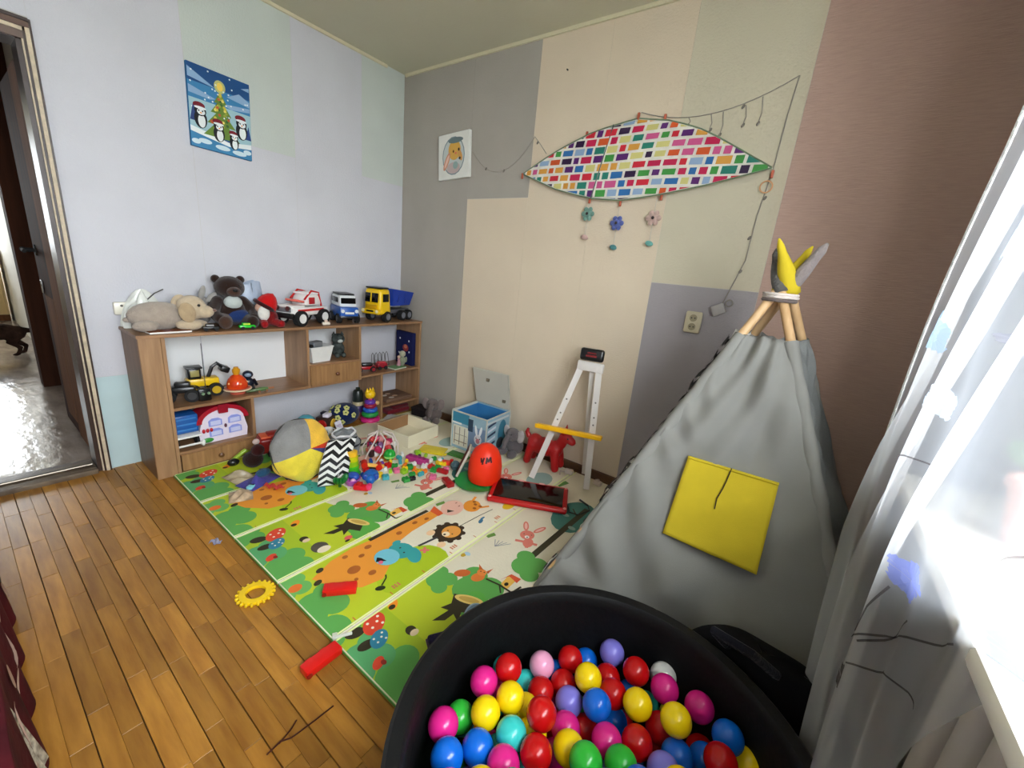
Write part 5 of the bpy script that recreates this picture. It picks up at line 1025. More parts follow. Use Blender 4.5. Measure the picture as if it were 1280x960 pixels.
MB().rbox(el((1.859,-0.177,0.790)), (0.062,0.003,0.012), 0.001, 1, rot=(R(-8),0,R(12))).build('red_mark', plastic((120,20,22)), hdp); MB().rbox(el((1.859,-0.175,0.806)), (0.05,0.003,0.008), 0.001, 1, rot=(R(-8),0,R(12))).build('red_mark', plastic((120,20,22)), hdp)
# bits by the skirting and the tent
wbk = T('toy_connector', 'small white plastic connector by the skirting behind the easel', 'toy part', on(1.79,-0.105), 15)
MB().rbox((0,0,0.016), (0.05,0.03,0.03), 0.005).build('block', plastic((210,196,184)), wbk); MB().tube([(-0.02,-0.01,0.012),(-0.05,-0.03,0.02),(-0.045,-0.05,0.006)], 0.005).build('arm', plastic((190,176,164)), wbk)
w3 = T('toy_connector', 'small beige plastic block by the skirting right of the easel leg', 'toy part', on(1.985,-0.10), -10); MB().rbox((0,0,0.014), (0.05,0.03,0.026), 0.005).build('block', plastic((206,190,176)), w3); MB().cyl((0,0,0.027), (0,0,0.036), 0.008).build('stud', plastic((206,190,176)), w3)
eb = T('bouncy_ball', 'small black and white striped ball beside the tent edge', 'ball', on(2.105,-0.285)); MB().ell((0,0,0.022), (0.022,0.022,0.022)).build('ball', M_white, eb); MB().lathe([(0.0222,-0.006),(0.0226,0),(0.0222,0.006)], (0,0,0.022), 24, (0,R(90),R(-35))).build('stripe', M_black, eb)
cdl = T('pencil_cord', 'thin black cord trailing from the drawing board over the mat', 'cord', on(2.03,-0.46)); MB().tube([(-0.06,0.02,0.004),(-0.02,-0.03,0.004),(0.02,-0.02,0.004),(0.05,0.06,0.004),(0.02,0.10,0.004)], 0.003, 6).build('cord', M_black, cdl); MB().cyl((0.02,0.10,0.005), (-0.04,0.12,0.005), 0.005).build('pen', plastic((60,60,60)), cdl)

dbg = T('dark_cloth_bag', 'black soft cloth bag squeezed between the tub and the tent', 'bag', (2.90,-1.17,0.001), 0); dbg.scale = (1.0,0.95,1.3)
MB().grid(lambda u, v: (0.20*math.cos(u*6.283)*math.sin(v*math.pi)**0.5+0.01*math.sin(u*25+v*5), 0.105*math.sin(u*6.283)*math.sin(v*math.pi)**0.5+0.006*math.sin(u*19), 0.13-0.128*math.cos(v*math.pi)+0.012*math.sin(u*13+v*4)*math.sin(v*math.pi)), 44, 22).build('sack', mk('black_cloth', (12,12,16), 0.9, spec=0.15), dbg, smooth=180)
MB().tube([(-0.08,-0.03,0.25),(-0.12,-0.06,0.285),(-0.03,-0.08,0.29),(0.03,-0.05,0.255)], 0.010, 8).build('strap', fabric((24,24,32)), dbg)
# gear ring, red rails, twig, scrap on the floor near the mat edge
yr_ = T('gear_ring', 'yellow toothed plastic ring lying on the parquet by the mat', 'toy part', (1.425,-1.762,0.001), 20)
MB().lathe([(0.032,0),(0.052,0),(0.054,0.006),(0.052,0.012),(0.032,0.012),(0.030,0.006)], n=36, close=True).build('ring', plastic((246,206,20)), yr_)
for k in range(20): a = k*2*math.pi/20; MB().rbox((0.057*math.cos(a),0.057*math.sin(a),0.006), (0.012,0.008,0.011), 0.002, 1, rot=(0,0,a)).build('tooth', plastic((246,206,20)), yr_)
def rail(label, loc, rz):
    t = T('toy_rail', label, 'toy part', loc, rz); MB().rbox((0,0,0.014), (0.115,0.042,0.026), 0.004, 2).build('block', plastic((224,22,18)), t)
    for x in (-0.03,0.015): MB().rbox((x,0.023,0.014), (0.02,0.006,0.018), 0.002).build('tab', plastic((224,22,18)), t)
    MB().cyl((-0.05,-0.024,0.012), (-0.05,-0.018,0.012), 0.008, n=12).build('peg', plastic((150,14,12)), t)
rail('red plastic rail block half off the mat edge, lying on the parquet', (1.842,-1.75,0.001), 92); rail('red plastic rail block lying on the green part of the mat', on(1.64,-1.565), 50)
tw = T('twig', 'thin dark forked twig lying on the parquet', 'twig', (1.98,-1.88,0.001), 0)
MB().tube([(-0.008,-0.085,0.003),(-0.012,-0.05,0.004),(0.0,-0.03,0.004),(0.005,0.03,0.004),(0.006,0.082,0.003)], 0.0022, 6).build('stem', plastic((64,24,18)), tw); MB().tube([(-0.010,-0.055,0.003),(-0.02,-0.02,0.004),(-0.032,0.0,0.003)], 0.002, 6).build('side_branch', plastic((64,24,18)), tw)
sc_ = T('paper_scrap', 'tiny crumpled lilac-grey scrap on the parquet by the mat', 'scrap', (1.025,-1.748,0.001), 30)
MB().grid(lambda u, v: (-0.022+0.044*u, -0.014+0.028*v+0.006*math.sin(6*u), 0.002+0.010*abs(math.sin(5*u+3*v))), 8, 6).build('foil', mk('foil', (150,150,176), 0.35), sc_, smooth=0)
sc2 = T('hair_clip', 'small white clip caught on the mat fold corner', 'clip', on(1.815,-1.665), 60); MB().rbox((0,0,0.005), (0.06,0.010,0.007), 0.002).build('bar', plastic((224,226,214)), sc2); MB().rbox((-0.022,0.010,0.005), (0.016,0.014,0.006), 0.002).build('loop', plastic((206,214,190)), sc2)
# blue plastic lid squeezed between the tub and mat
bpz = T('plastic_lid', 'grey-blue plastic lid leaning between mat and black tub', 'plate', (2.13,-1.43,ZF), 0, rot=(R(0),R(52),R(20)))
MB().lathe([(0.001,0.0),(0.085,0.0),(0.09,0.006),(0.086,0.010),(0.08,0.005),(0.001,0.004)], (0.0,0,0.0), 36).build('disc', mk('blue_grey_plastic', (140,166,186), 0.25, var=0.1), bpz)
bpz.location = (2.185,-1.425,0.092)
dkb = T('toy_shoe', 'dark navy toy shoe lying on the mat beside the black tub', 'toy', on(2.06,-1.475), 60)
MB().rbox((0,0,0.014), (0.07,0.034,0.026), 0.010, 3).build('upper', fabric((30,26,60)), dkb); MB().rbox((0,0,0.0035), (0.076,0.038,0.006), 0.002).build('sole', plastic((60,24,50)), dkb)

# ================================================================ THE TOY PILE
def brick(label, c, loc, rz, nx, ny, grp, tilt=(0,0)):
    key = ('brick', c, nx, ny)
    if key not in pm:
        b = MB().rbox((0,0,0.0115), (nx*0.018,ny*0.018,0.021), 0.0015, 1)
        for i in range(nx):
            for j in range(ny): b.cyl(((i-(nx-1)/2)*0.018,(j-(ny-1)/2)*0.018,0.022), ((i-(nx-1)/2)*0.018,(j-(ny-1)/2)*0.018,0.026), 0.0055, n=10)
        o = b.build('building_brick', plastic(c)); pm[key] = o.data
    else: o = bpy.data.objects.new('building_brick', pm[key]); col.objects.link(o)
    o.location = loc; o.rotation_euler = (R(tilt[0]), R(tilt[1]), R(rz)); return tag(o, label, 'toy brick', grp)
CN = {'red': (206,24,24), 'blue': (26,80,176), 'yellow': (244,204,30), 'green': (40,150,60), 'white': (232,230,226), 'orange': (240,130,40), 'purple': (120,70,170), 'pink': (226,110,150), 'black': (30,28,30), 'turquoise': (70,170,180), 'lime': (150,200,40)}
r2 = random.Random(5); placed = []
def free(x, y, d=0.034):
    return all((x-a)**2+(y-b)**2 > d*d for a, b in placed)
placed += [(0.94,-1.08),(0.90,-1.05),(1.00,-1.10),(1.05,-1.02),(1.085,-1.10),(0.90,-1.11),(0.97,-0.90),(0.91,-0.79),(1.0,-0.70),(1.06,-0.685),(1.11,-0.665),(0.92,-1.14),(0.92,-1.17),(0.90,-1.0),(0.82,-0.82),(0.80,-0.80),(0.85,-0.85),(1.03,-1.06)]
names = list(CN)
cnt = 0
for k in range(900):
    # a loose drift of bricks from the bag towards the storage box
    t = r2.random(); x = 0.86+0.30*t+r2.gauss(0,0.06); y = -1.02+0.42*t+r2.gauss(0,0.07)
    if not (0.84 < x < 1.30 and -1.14 < y < -0.56): continue
    if x < 0.90 and y > -0.70: continue
    if not free(x, y): continue
    placed.append((x, y)); n = names[r2.randrange(len(names))]
    nx, ny = r2.choice(((1,1),(2,1),(2,1),(2,2)))
    brick('small %s building brick lying loose in the toy pile' % n, CN[n], (x, y, ZF), r2.uniform(0,180), nx, ny, '%s bricks in the toy pile' % n); cnt += 1
    if cnt > 58: break
# the named pieces
tw_ = T('soft_tower', 'yellow to green stacked cup tower in the middle of the toy pile', 'toy', on(0.915,-1.045))
for k, (c, r_) in enumerate((((44,170,50),0.036),((70,186,40),0.034),((150,200,30),0.032),((206,206,24),0.030),((244,190,40),0.026))): MB().lathe([(0.001,0.002),(r_,0.002),(r_*1.06,0.028),(r_*0.9,0.0295),(0.001,0.0295)], (0,0,k*0.029), 22).build('cup', plastic(c), tw_)
bb_ = T('blue_elephant_toy', 'round blue plastic animal toy at the front of the pile', 'toy', on(1.045,-1.015), -40)
h0 = MB().ell((0,0,0.034), (0.05,0.042,0.034)).ell((0.045,0,0.036), (0.028,0.026,0.026)).build('body', plastic((24,96,180)), bb_); mod(h0, 'REMESH', mode='VOXEL', voxel_size=0.005)
for s in (-1,1): MB().ell((0.035,s*0.028,0.045), (0.008,0.016,0.018)).build('ear', plastic((30,70,160)), bb_)
MB().ell((0.066,0,0.03), (0.014,0.008,0.008)).build('snout', plastic((20,60,140)), bb_)
rdp = T('red_toy_car', 'glossy red toy boat with pink stern at the front of the pile', 'toy', on(1.09,-1.105), 35)
MB().rbox((0,0,0.018), (0.085,0.038,0.030), 0.010, 3, taper=(1.0,0.8)).build('hull', plastic((214,16,30)), rdp); MB().rbox((0.04,0,0.024), (0.026,0.034,0.03), 0.008, 2).build('stern', plastic((232,60,110)), rdp); MB().rbox((-0.01,0,0.038), (0.03,0.024,0.016), 0.004, 2).build('deck_house', plastic((190,14,20)), rdp)
pp = T('purple_toy', 'purple and blue plastic shape sorter cup left of the red boat', 'toy', on(1.0,-1.10), 10)
MB().lathe([(0.001,0.002),(0.034,0.002),(0.044,0.034),(0.040,0.036),(0.030,0.006),(0.001,0.006)], n=24).build('cup', plastic((176,84,176)), pp); MB().ell((-0.01,0.018,0.036), (0.034,0.026,0.022)).build('lid', plastic((44,84,176)), pp); MB().ell((0.02,-0.015,0.030), (0.014,0.014,0.012)).build('knob', plastic((236,170,206)), pp)
gl_ = T('green_leaf_toy', 'dark green plastic palm leaf toy beside the zigzag cloth', 'toy', on(0.985,-1.165), 0)
for k in range(7): a = R(-80+k*28); MB().ell((0.022*math.cos(a),0.022*math.sin(a),0.045), (0.030,0.008,0.016), (0,R(-50),a), 10, 6).build('leaf', plastic((16,110,44)), gl_)
MB().cyl((0,0,0.001), (0,0,0.05), 0.008).build('trunk', plastic((20,90,40)), gl_)
oa = T('orange_crane', 'yellow and orange toy crane arm with red joints in the pile', 'toy', on(0.955,-0.935), 58)
MB().rbox((0,0,0.035), (0.12,0.020,0.018), 0.004, 2, rot=(0,R(12),0)).build('boom', plastic((250,190,90)), oa); MB().rbox((0,0.022,0.018), (0.12,0.014,0.014), 0.004, 2).build('jib', plastic((246,130,30)), oa)
MB().cyl((-0.05,-0.014,0.045), (-0.05,0.03,0.045), 0.018).build('red_joint', plastic((210,40,20)), oa); MB().cyl((0.03,-0.012,0.022), (0.03,0.03,0.022), 0.019).build('red_wheel', plastic((206,36,20)), oa)
gbl = T('green_ball', 'shiny green toy ball with pale band near the cardboard box', 'ball', on(0.905,-0.785)); MB().ell((0,0,0.036), 0.036).build('ball', plastic((40,170,60), 0.15), gbl); MB().lathe([(0.0362,-0.006),(0.0366,0),(0.0362,0.006)], (0,0,0.030), 24).build('band', plastic((150,220,110)), gbl)
mg = T('magenta_block', 'long magenta plastic train block near the cardboard box', 'toy', on(1.045,-0.685), 12); MB().rbox((0,0,0.02), (0.15,0.05,0.036), 0.008, 2).build('block', plastic((176,52,124)), mg)
for k in range(4): MB().cyl((-0.052+k*0.035,0,0.038), (-0.052+k*0.035,0,0.043), 0.011, n=14).build('stud', plastic((150,40,110)), mg)
yb = T('yellow_shape', 'yellow plastic star shape in front of the magenta block', 'toy', on(1.145,-0.765), 20); MB().prism([(0.036*(1 if k%2==0 else 0.5)*math.cos(k*math.pi/5), 0.036*(1 if k%2==0 else 0.5)*math.sin(k*math.pi/5)) for k in range(10)], 0.001, 0.015).build('star', plastic((246,206,40)), yb, smooth=0); MB().cyl((0,0,0.015), (0,0,0.02), 0.01).build('stud', plastic((230,180,20)), yb)
ym = T('yellow_board', 'flat yellow foam square between the cardboard box and storage box', 'toy', on(0.985,-0.50), 25); MB().rbox((0,0,0.006), (0.17,0.11,0.010), 0.003).build('square', fabric((222,196,30)), ym); MB().rbox((0.095,-0.03,0.0045), (0.02,0.03,0.007), 0.002).build('tab', fabric((222,196,30)), ym)
gs_ = T('green_board', 'flat dark green foam piece in front of the storage box', 'toy', on(1.145,-0.43), 10); MB().rbox((0,0,0.006), (0.13,0.07,0.010), 0.003).build('piece', fabric((70,130,50)), gs_); MB().ell((0.07,0,0.006), (0.02,0.024,0.005)).build('tab', fabric((70,130,50)), gs_)
rr1 = T('red_toy_part', 'red and white toy excavator bucket left of the orange cap', 'toy part', on(1.185,-0.575), 30); MB().rbox((0,0,0.014), (0.055,0.035,0.026), 0.006, 2).build('bucket', plastic((226,64,40)), rr1); MB().rbox((0.03,0.01,0.022), (0.02,0.02,0.03), 0.004, 2).build('hinge', plastic((190,20,20)), rr1); MB().ell((-0.045,0.01,0.016), 0.018).build('white_end', M_white, rr1)
rr2 = T('red_toy_part', 'flat dark red block just left of the green plate', 'toy part', on(1.36,-0.735), -20); MB().rbox((0,0,0.013), (0.09,0.04,0.024), 0.004, 2).build('block', plastic((160,16,22)), rr2); MB().cyl((-0.025,0,0.025), (-0.025,0,0.03), 0.010).cyl((0.02,0,0.025), (0.02,0,0.03), 0.010).build('stud', plastic((160,16,22)), rr2)
rr3 = T('red_toy_part', 'short dark red block among the loose bricks near the orange cap', 'toy part', on(1.245,-0.665), 15); MB().rbox((0,0,0.012), (0.07,0.028,0.022), 0.004, 2).build('block', plastic((176,20,28)), rr3); MB().cyl((0,0,0.023), (0,0,0.028), 0.008).build('stud', plastic((176,20,28)), rr3)
tlb = T('teal_ball', 'mottled teal toy ball left of the leaning book', 'ball', on(1.27,-0.585)); MB().ell((0,0,0.030), 0.030).build('ball', mk('mottled_teal', (90,120,126), 0.4, c2=(40,70,80), vscale=40), tlb); MB().torus((0,0,0.03), 0.0295, 0.0015).build('seam', M_black, tlb)
# net sack with toys
ns = T('toy_sack', 'net sack stuffed with red, pink and white toys in the pile', 'bag', on(0.80,-0.775), 0)
for k in range(26):
    a = k*2.4; r_ = 0.075*math.sqrt((k+0.5)/26); z = 0.03+0.10*(1-(r_/0.09)**2)*((k*7)%10)/10
    c = ((206,60,60),(226,150,150),(60,40,40),(230,226,220),(190,40,90),(120,80,130),(226,120,90))[k%7]
    MB().rbox((r_*math.cos(a),r_*math.sin(a)*1.1,z), (0.045,0.035,0.032), 0.010, 2, rot=(k,k*1.7,k*0.6)).build('toy_piece', plastic(c), ns)
for k in range(8): a = k*0.785; MB().tube([(0.10*math.cos(a),0.11*math.sin(a),0.002),(0.105*math.cos(a+0.3),0.112*math.sin(a+0.3),0.06),(0.07*math.cos(a+0.6),0.08*math.sin(a+0.6),0.125),(0.02*math.cos(a),0.02*math.sin(a),0.155)], 0.0045, 6).build('net_cord', fabric((226,214,206)), ns)
# things between pouf and shelf wall
lm2 = T('lime_ball', 'lime green fuzzy ball behind the pouf', 'ball', on(0.46,-0.88)); MB().ell((0,0,0.036), 0.036).build('ball', fabric((150,186,40)), lm2); MB().torus((0,0,0.036), 0.0355, 0.0018, (0.6,0.3,0)).build('seam', fabric((226,230,200)), lm2)
br_ = T('brown_plush', 'small brown plush bear head between pouf and grey bag', 'plush toy', on(0.545,-0.985), -40); MB().ell((0,0,0.045), (0.045,0.048,0.044)).build('head', plush((120,76,56)), br_)
for s in (-1,1): MB().ell((-0.005,s*0.038,0.08), (0.010,0.016,0.016)).build('ear', plush((110,68,50)), br_)
MB().ell((0.042,0,0.036), (0.014,0.018,0.014)).build('muzzle', plush((170,120,96)), br_)
gn2 = T('green_bottle', 'dark green toy bottle lying below the shelf behind the pouf', 'toy', on(0.365,-0.915), 40); MB().cyl((-0.05,0,0.03), (0.03,0,0.03), 0.029, n=18).build('body', plastic((20,80,66)), gn2); MB().cyl((0.03,0,0.03), (0.055,0,0.03), 0.014, n=14).build('neck', M_white, gn2)
wp_ = T('white_card', 'small white card propped on toys below the shelf', 'card', on(0.325,-0.765), 20); MB().box((0,0,0.04), (0.004,0.06,0.075), (0,R(-25),0)).build('card', paper((232,228,244)), wp_, smooth=0); MB().box((0.004,0,0.04), (0.002,0.04,0.03), (0,R(-25),0)).build('print', paper((200,190,214)), wp_, smooth=0)
wc2 = T('white_cup', 'white plastic cup beside the activity cube', 'cup', on(0.335,-0.85)); MB().lathe([(0.001,0),(0.022,0),(0.030,0.05),(0.028,0.05),(0.020,0.004),(0.001,0.004)]).build('cup', M_white, wc2); MB().torus((0,0.034,0.028), 0.012, 0.003, (R(90),0,R(90)), 16, 6).build('handle', M_white, wc2)
# left of the pouf
pj = T('purple_jigsaw_bag', 'crumpled purple and blue cloth left of the pouf on the mat', 'cloth', on(0.655,-1.425), 20)
MB().grid(lambda u, v: (-0.06+0.12*u, -0.09+0.18*v, 0.004+0.05*math.sin(math.pi*u)*math.sin(math.pi*v)*(0.6+0.4*math.sin(9*u+7*v))), 18, 22).build('cloth', fabric((76,70,150)), pj, smooth=60); MB().ell((0.01,0.02,0.045), (0.03,0.04,0.02)).build('blue_lump', fabric((40,80,110)), pj)
cyp = T('toy_phone', 'pale turquoise toy phone on the purple cloth', 'toy', (0.70,-1.475,ZF), 30); MB().rbox((0,0,0.011), (0.03,0.055,0.018), 0.006, 2).build('body', plastic((130,206,220)), cyp); MB().rbox((0,0.01,0.021), (0.02,0.025,0.003), 0.001).build('screen', M_black, cyp)
rcl = T('red_ribbon', 'crumpled red ribbon on the mat in front of the pouf', 'ribbon', on(0.775,-1.405), 30); MB().grid(lambda u, v: (-0.05+0.10*u, -0.018+0.036*v, 0.004+0.016*abs(math.sin(8*u+2*v))), 24, 5).build('ribbon', fabric((224,50,22)), rcl, smooth=60)
brg = T('beige_bag', 'crumpled clear beige bag on the green mat panel left of the pouf', 'bag', on(0.55,-1.475), 10)
MB().grid(lambda u, v: (-0.07+0.14*u, -0.055+0.11*v, 0.003+0.035*math.sin(math.pi*u)*math.sin(math.pi*v)*(0.7+0.5*math.sin(13*u-9*v))), 22, 18).build('film', mk('beige_film', (176,160,130), 0.3, var=0.3, vscale=24, bump=0.6, bscale=20), brg, smooth=40)
brg2 = T('beige_wrapper', 'crumpled beige wrapper with dark marks near the mat fold', 'wrapper', on(0.745,-1.545), -20)
MB().grid(lambda u, v: (-0.055+0.11*u, -0.05+0.10*v, 0.003+0.028*math.sin(math.pi*u)*math.sin(math.pi*v)*(0.7+0.5*math.sin(11*u+10*v))), 20, 18).build('film', mk('wrapper_film', (196,170,140), 0.35, var=0.4, vscale=30, bump=0.6, bscale=20), brg2, smooth=40)
drk = T('dark_toy_bag', 'dark brown lumpy cloth toy between drawer and pouf', 'toy', on(0.47,-1.375), 0); MB().ell((0,0,0.045), (0.055,0.05,0.045)).build('body', fabric((44,24,18)), drk); MB().ell((0.02,0.02,0.10), (0.034,0.034,0.034)).build('head', fabric((60,20,18)), drk); MB().ell((-0.02,0.03,0.135), (0.018,0.018,0.016)).build('pom_pom', plush((214,190,180)), drk)
grt = T('green_twist_toy', 'lime green and black twisted toy against the lower drawer', 'toy', on(0.385,-1.40), 0); MB().tube([(-0.02,-0.05,0.012),(0.0,-0.02,0.045),(0.0,0.02,0.07),(-0.02,0.05,0.04)], 0.012, 10).build('green_tube', plastic((150,180,50)), grt); MB().ell((0.01,-0.045,0.022), (0.022,0.03,0.021)).build('black_end', M_black, grt)

# ================================================================ ON THE WALLS
pc = T('penguin_painting', 'blue Christmas canvas with a lit tree and four penguins', 'picture', (0.0014,-1.222,1.862), 0, rot=(R(-1.5),0,0))
cvs = MB().rbox((0.010,0,0), (0.018,0.287,0.382), 0.002, 1).build('canvas', paper((46,112,160)), pc)
pq = Print(lambda u, v, h: (0.0192+h, u, v), 0.00025); NB, MBc, LBc, WH = (26,76,130), (70,140,186), (156,198,214), (232,238,238)
pq.rect(-0.142,-0.19,0.142,0.19,NB,1); pq.rect(-0.142,0.03,0.142,0.11,(58,128,178),2); pq.rect(-0.142,-0.12,0.142,0.035,(160,196,204),2)
for a in ([(-0.14,0.17),(-0.06,0.13),(-0.02,0.11),(-0.14,0.125)],[(-0.14,0.09),(-0.02,0.06),(-0.05,0.05),(-0.14,0.055)],[(0.03,0.09),(0.09,0.125),(0.14,0.10),(0.14,0.075)],[(0.0,0.05),(0.14,0.07),(0.14,0.05),(0.05,0.035)],[(0.10,0.155),(0.14,0.17),(0.14,0.15)]): pq.poly(a, (140,172,206), 3)
pq.poly([(-0.142,-0.10),(-0.09,-0.11),(0.0,-0.135),(0.08,-0.145),(0.142,-0.125),(0.142,-0.19),(-0.142,-0.19)], (60,130,176), 3); pq.poly([(-0.142,-0.095),(-0.06,-0.11),(0.03,-0.13),(0.142,-0.11),(0.142,-0.135),(0.03,-0.15),(-0.06,-0.135),(-0.142,-0.12)], WH, 4)
for u, v, w in ((-0.08,-0.155,0.03),(0.0,-0.165,0.035),(0.08,-0.17,0.035),(-0.12,-0.165,0.02),(0.12,-0.155,0.02)): pq.ell(u,v,w,0.012,(206,226,234),4)
for u, v, hh, ww in ((0.0,-0.12,0.10,0.085),(0.0,-0.06,0.085,0.066),(0.0,-0.005,0.075,0.048),(0.0,0.045,0.06,0.03)): pq.poly([(u-ww,v),(u+ww,v),(u,v+hh)], (104,134,52), 5)
rg = random.Random(3)
for k in range(46):
    t = rg.random(); w = 0.07*(1-t); u = rg.uniform(-w,w); v = -0.11+0.20*t; pq.ell(u, v, 0.007, 0.007, ((206,190,70),(60,96,50),(190,90,50),(230,214,110),(150,160,60))[k%5], 6+k%2, n=8)
pq.ell(0.0,0.125,0.026,0.030,(190,190,120),5); pq.ell(0.0,0.125,0.014,0.020,(240,206,90),6)
for k in range(24): pq.ell(rg.uniform(-0.135,0.135), rg.uniform(-0.02,0.185), 0.004, 0.004, WH, 7, n=8)
def penguin(u, v, s, hat=True):
    pq.ell(u,v,0.026*s,0.040*s,(20,22,30),8); pq.ell(u+0.004*s,v-0.008*s,0.015*s,0.028*s,WH,9); pq.ell(u,v+0.034*s,0.024*s,0.022*s,(20,22,30),9); pq.ell(u+0.003*s,v+0.030*s,0.016*s,0.013*s,WH,10)
    for a in (-0.006,0.009): pq.ell(u+a*s,v+0.034*s,0.003*s,0.004*s,(20,22,30),11,n=8)
    pq.ell(u+0.002*s,v+0.026*s,0.004*s,0.003*s,(240,150,40),11,n=8)
    if hat: pq.ell(u-0.004*s,v+0.056*s,0.024*s,0.014*s,(120,26,40),11); pq.ell(u,v+0.046*s,0.024*s,0.006*s,WH,12)
penguin(-0.095,-0.055,1.1); penguin(-0.015,-0.10,1.0); penguin(0.095,-0.055,1.1); penguin(0.055,-0.125,0.85)
pq.poly([(-0.142,-0.07),(-0.125,0.01),(-0.10,-0.07)], (40,64,120), 7); pq.poly([(0.11,-0.09),(0.13,-0.02),(0.142,-0.09)], (40,64,120), 7)
pq.build('painted_scene', cvs)
rbp = T('rabbit_picture', 'small white square canvas with a yellow baby rabbit in a round frame', 'picture', (0.563,-0.0018,1.922), 0, rot=(0,R(-3.5),0))
cv2 = MB().rbox((0,-0.013,0), (0.292,0.024,0.288), 0.003, 1).build('canvas', paper((232,232,224)), rbp)
rq = Print(lambda u, v, h: (u, -0.0252-h, v), 0.0003)
rq.ell(0,0.0,0.105,0.12,(128,146,150)); rq.ell(0,0.0,0.098,0.112,(196,204,200),2); rq.ell(0.01,0.035,0.058,0.062,(222,172,80),3); rq.ell(-0.062,-0.03,0.020,0.062,(214,150,120),4,a=-28); rq.ell(-0.062,-0.03,0.010,0.045,(236,196,176),5,a=-28); rq.ell(0.062,0.0,0.018,0.04,(214,160,90),4,a=24)
rq.ell(0.0,-0.075,0.062,0.036,(196,176,172),4); rq.ell(0.02,-0.06,0.024,0.024,(150,176,170),5); rq.ell(0.05,0.035,0.008,0.010,(50,40,30),5); rq.ell(0.0,0.028,0.007,0.009,(110,70,30),5); rq.ell(0.022,0.015,0.010,0.007,(226,120,90),5); rq.ell(0.06,-0.02,0.010,0.009,(60,50,40),5); rq.ell(0.02,0.095,0.07,0.018,(110,128,130),4)
rq.build('painted_rabbit', cv2)
# kite
kt = T('wall_kite', 'wide lens-shaped kite of white cloth with colourful rectangles on the back wall', 'kite', (1.84,-0.004,1.80))
OUT = [(-0.682,-0.019),(-0.42,-0.118),(-0.20,-0.168),(-0.016,-0.182),(0.20,-0.158),(0.44,-0.115),(0.665,-0.063),(0.655,-0.050),(0.36,0.112),(0.20,0.172),(0.012,0.205),(-0.22,0.168),(-0.46,0.082)]
def kf(u, v, h): return (u, -0.012-0.030*max(0, 1-(u/0.7)**2)*max(0, 1-(v/0.22)**2)-h, v)
sail = MB()
def sailf(u, v):
    U = -0.682+1.347*u
    lo = itp(U, [(-0.682,-0.019),(-0.42,-0.118),(-0.20,-0.168),(-0.016,-0.182),(0.20,-0.158),(0.44,-0.115),(0.665,-0.063)]); hi = itp(U, [(-0.682,-0.016),(-0.46,0.082),(-0.22,0.168),(0.012,0.205),(0.20,0.172),(0.36,0.112),(0.655,-0.050),(0.665,-0.062)])
    return kf(U, lo+(hi-lo)*v, 0)
so = sail.grid(sailf, 60, 20).build('sail', fabric((236,232,220)), kt, smooth=180); mod(so, 'SOLIDIFY', thickness=0.002, offset=-1)
kq = Print(kf, 0.0006); kq.l = 3; kq.clip = [(a*0.985, b*0.965) for a, b in OUT]
KC = [(206,44,60),(212,90,44),(222,160,70),(214,206,130),(70,150,70),(44,128,110),(50,110,170),(150,176,206),(92,40,110),(52,30,66),(206,90,140),(196,36,80)]
rk = random.Random(21); row = 0; v = -0.20
while v < 0.21:
    hgt = 0.030; u = -0.70+rk.uniform(0,0.03)
    while u < 0.68:
        w = rk.choice((0.032,0.036,0.052,0.058,0.064)); c = KC[rk.randrange(len(KC))]; sh_ = 0.05*(u)
        kq.poly([(u, v+0.004*math.sin(9*u)), (u+w, v+0.004*math.sin(9*(u+w))), (u+w+0.004, v+hgt), (u+0.004, v+hgt)], c); u += w+0.014
    v += hgt+0.012
kq.build('rectangle_print', so)
for a, b in (((-0.682,-0.018),(0.012,0.205)),((0.012,0.205),(0.660,-0.058)),((-0.682,-0.018),(-0.016,-0.182)),((-0.016,-0.182),(0.660,-0.060))):
    n = 8; pts = []
    for k in range(n+1):
        t = k/n; U = a[0]+(b[0]-a[0])*t
        Vv = itp(U, [(-0.682,-0.018),(-0.46,0.082),(-0.22,0.168),(0.012,0.205),(0.20,0.172),(0.36,0.112),(0.66,-0.058)]) if a[1]+b[1] > 0.1 else itp(U, [(-0.682,-0.018),(-0.42,-0.118),(-0.20,-0.168),(-0.016,-0.182),(0.20,-0.158),(0.44,-0.115),(0.66,-0.060)])
        pts.append(kf(U, Vv, 0.001))
    MB().tube(pts, 0.0035, 6).build('edge_spar', plastic((120,140,110)), kt)
MB().tube([kf(-0.19,-0.17,0.004),kf(-0.145,0.0,0.004),kf(-0.115,0.188,0.004)], 0.0035, 6).build('cross_spar', plastic((70,84,74)), kt)
for u, v in ((-0.682,-0.03),(-0.27,0.158),(0.012,0.215),(0.15,0.192),(-0.20,-0.178),(-0.016,-0.195),(0.20,-0.168),(0.668,-0.085)): MB().rbox((u,-0.016,v), (0.012,0.012,0.032), 0.003).build('clip', plastic((190,96,70)), kt)
MB().torus((0.655,-0.014,-0.135), 0.024, 0.003, (R(90),0,0), 20, 6).build('ring', plastic((226,170,120)), kt)
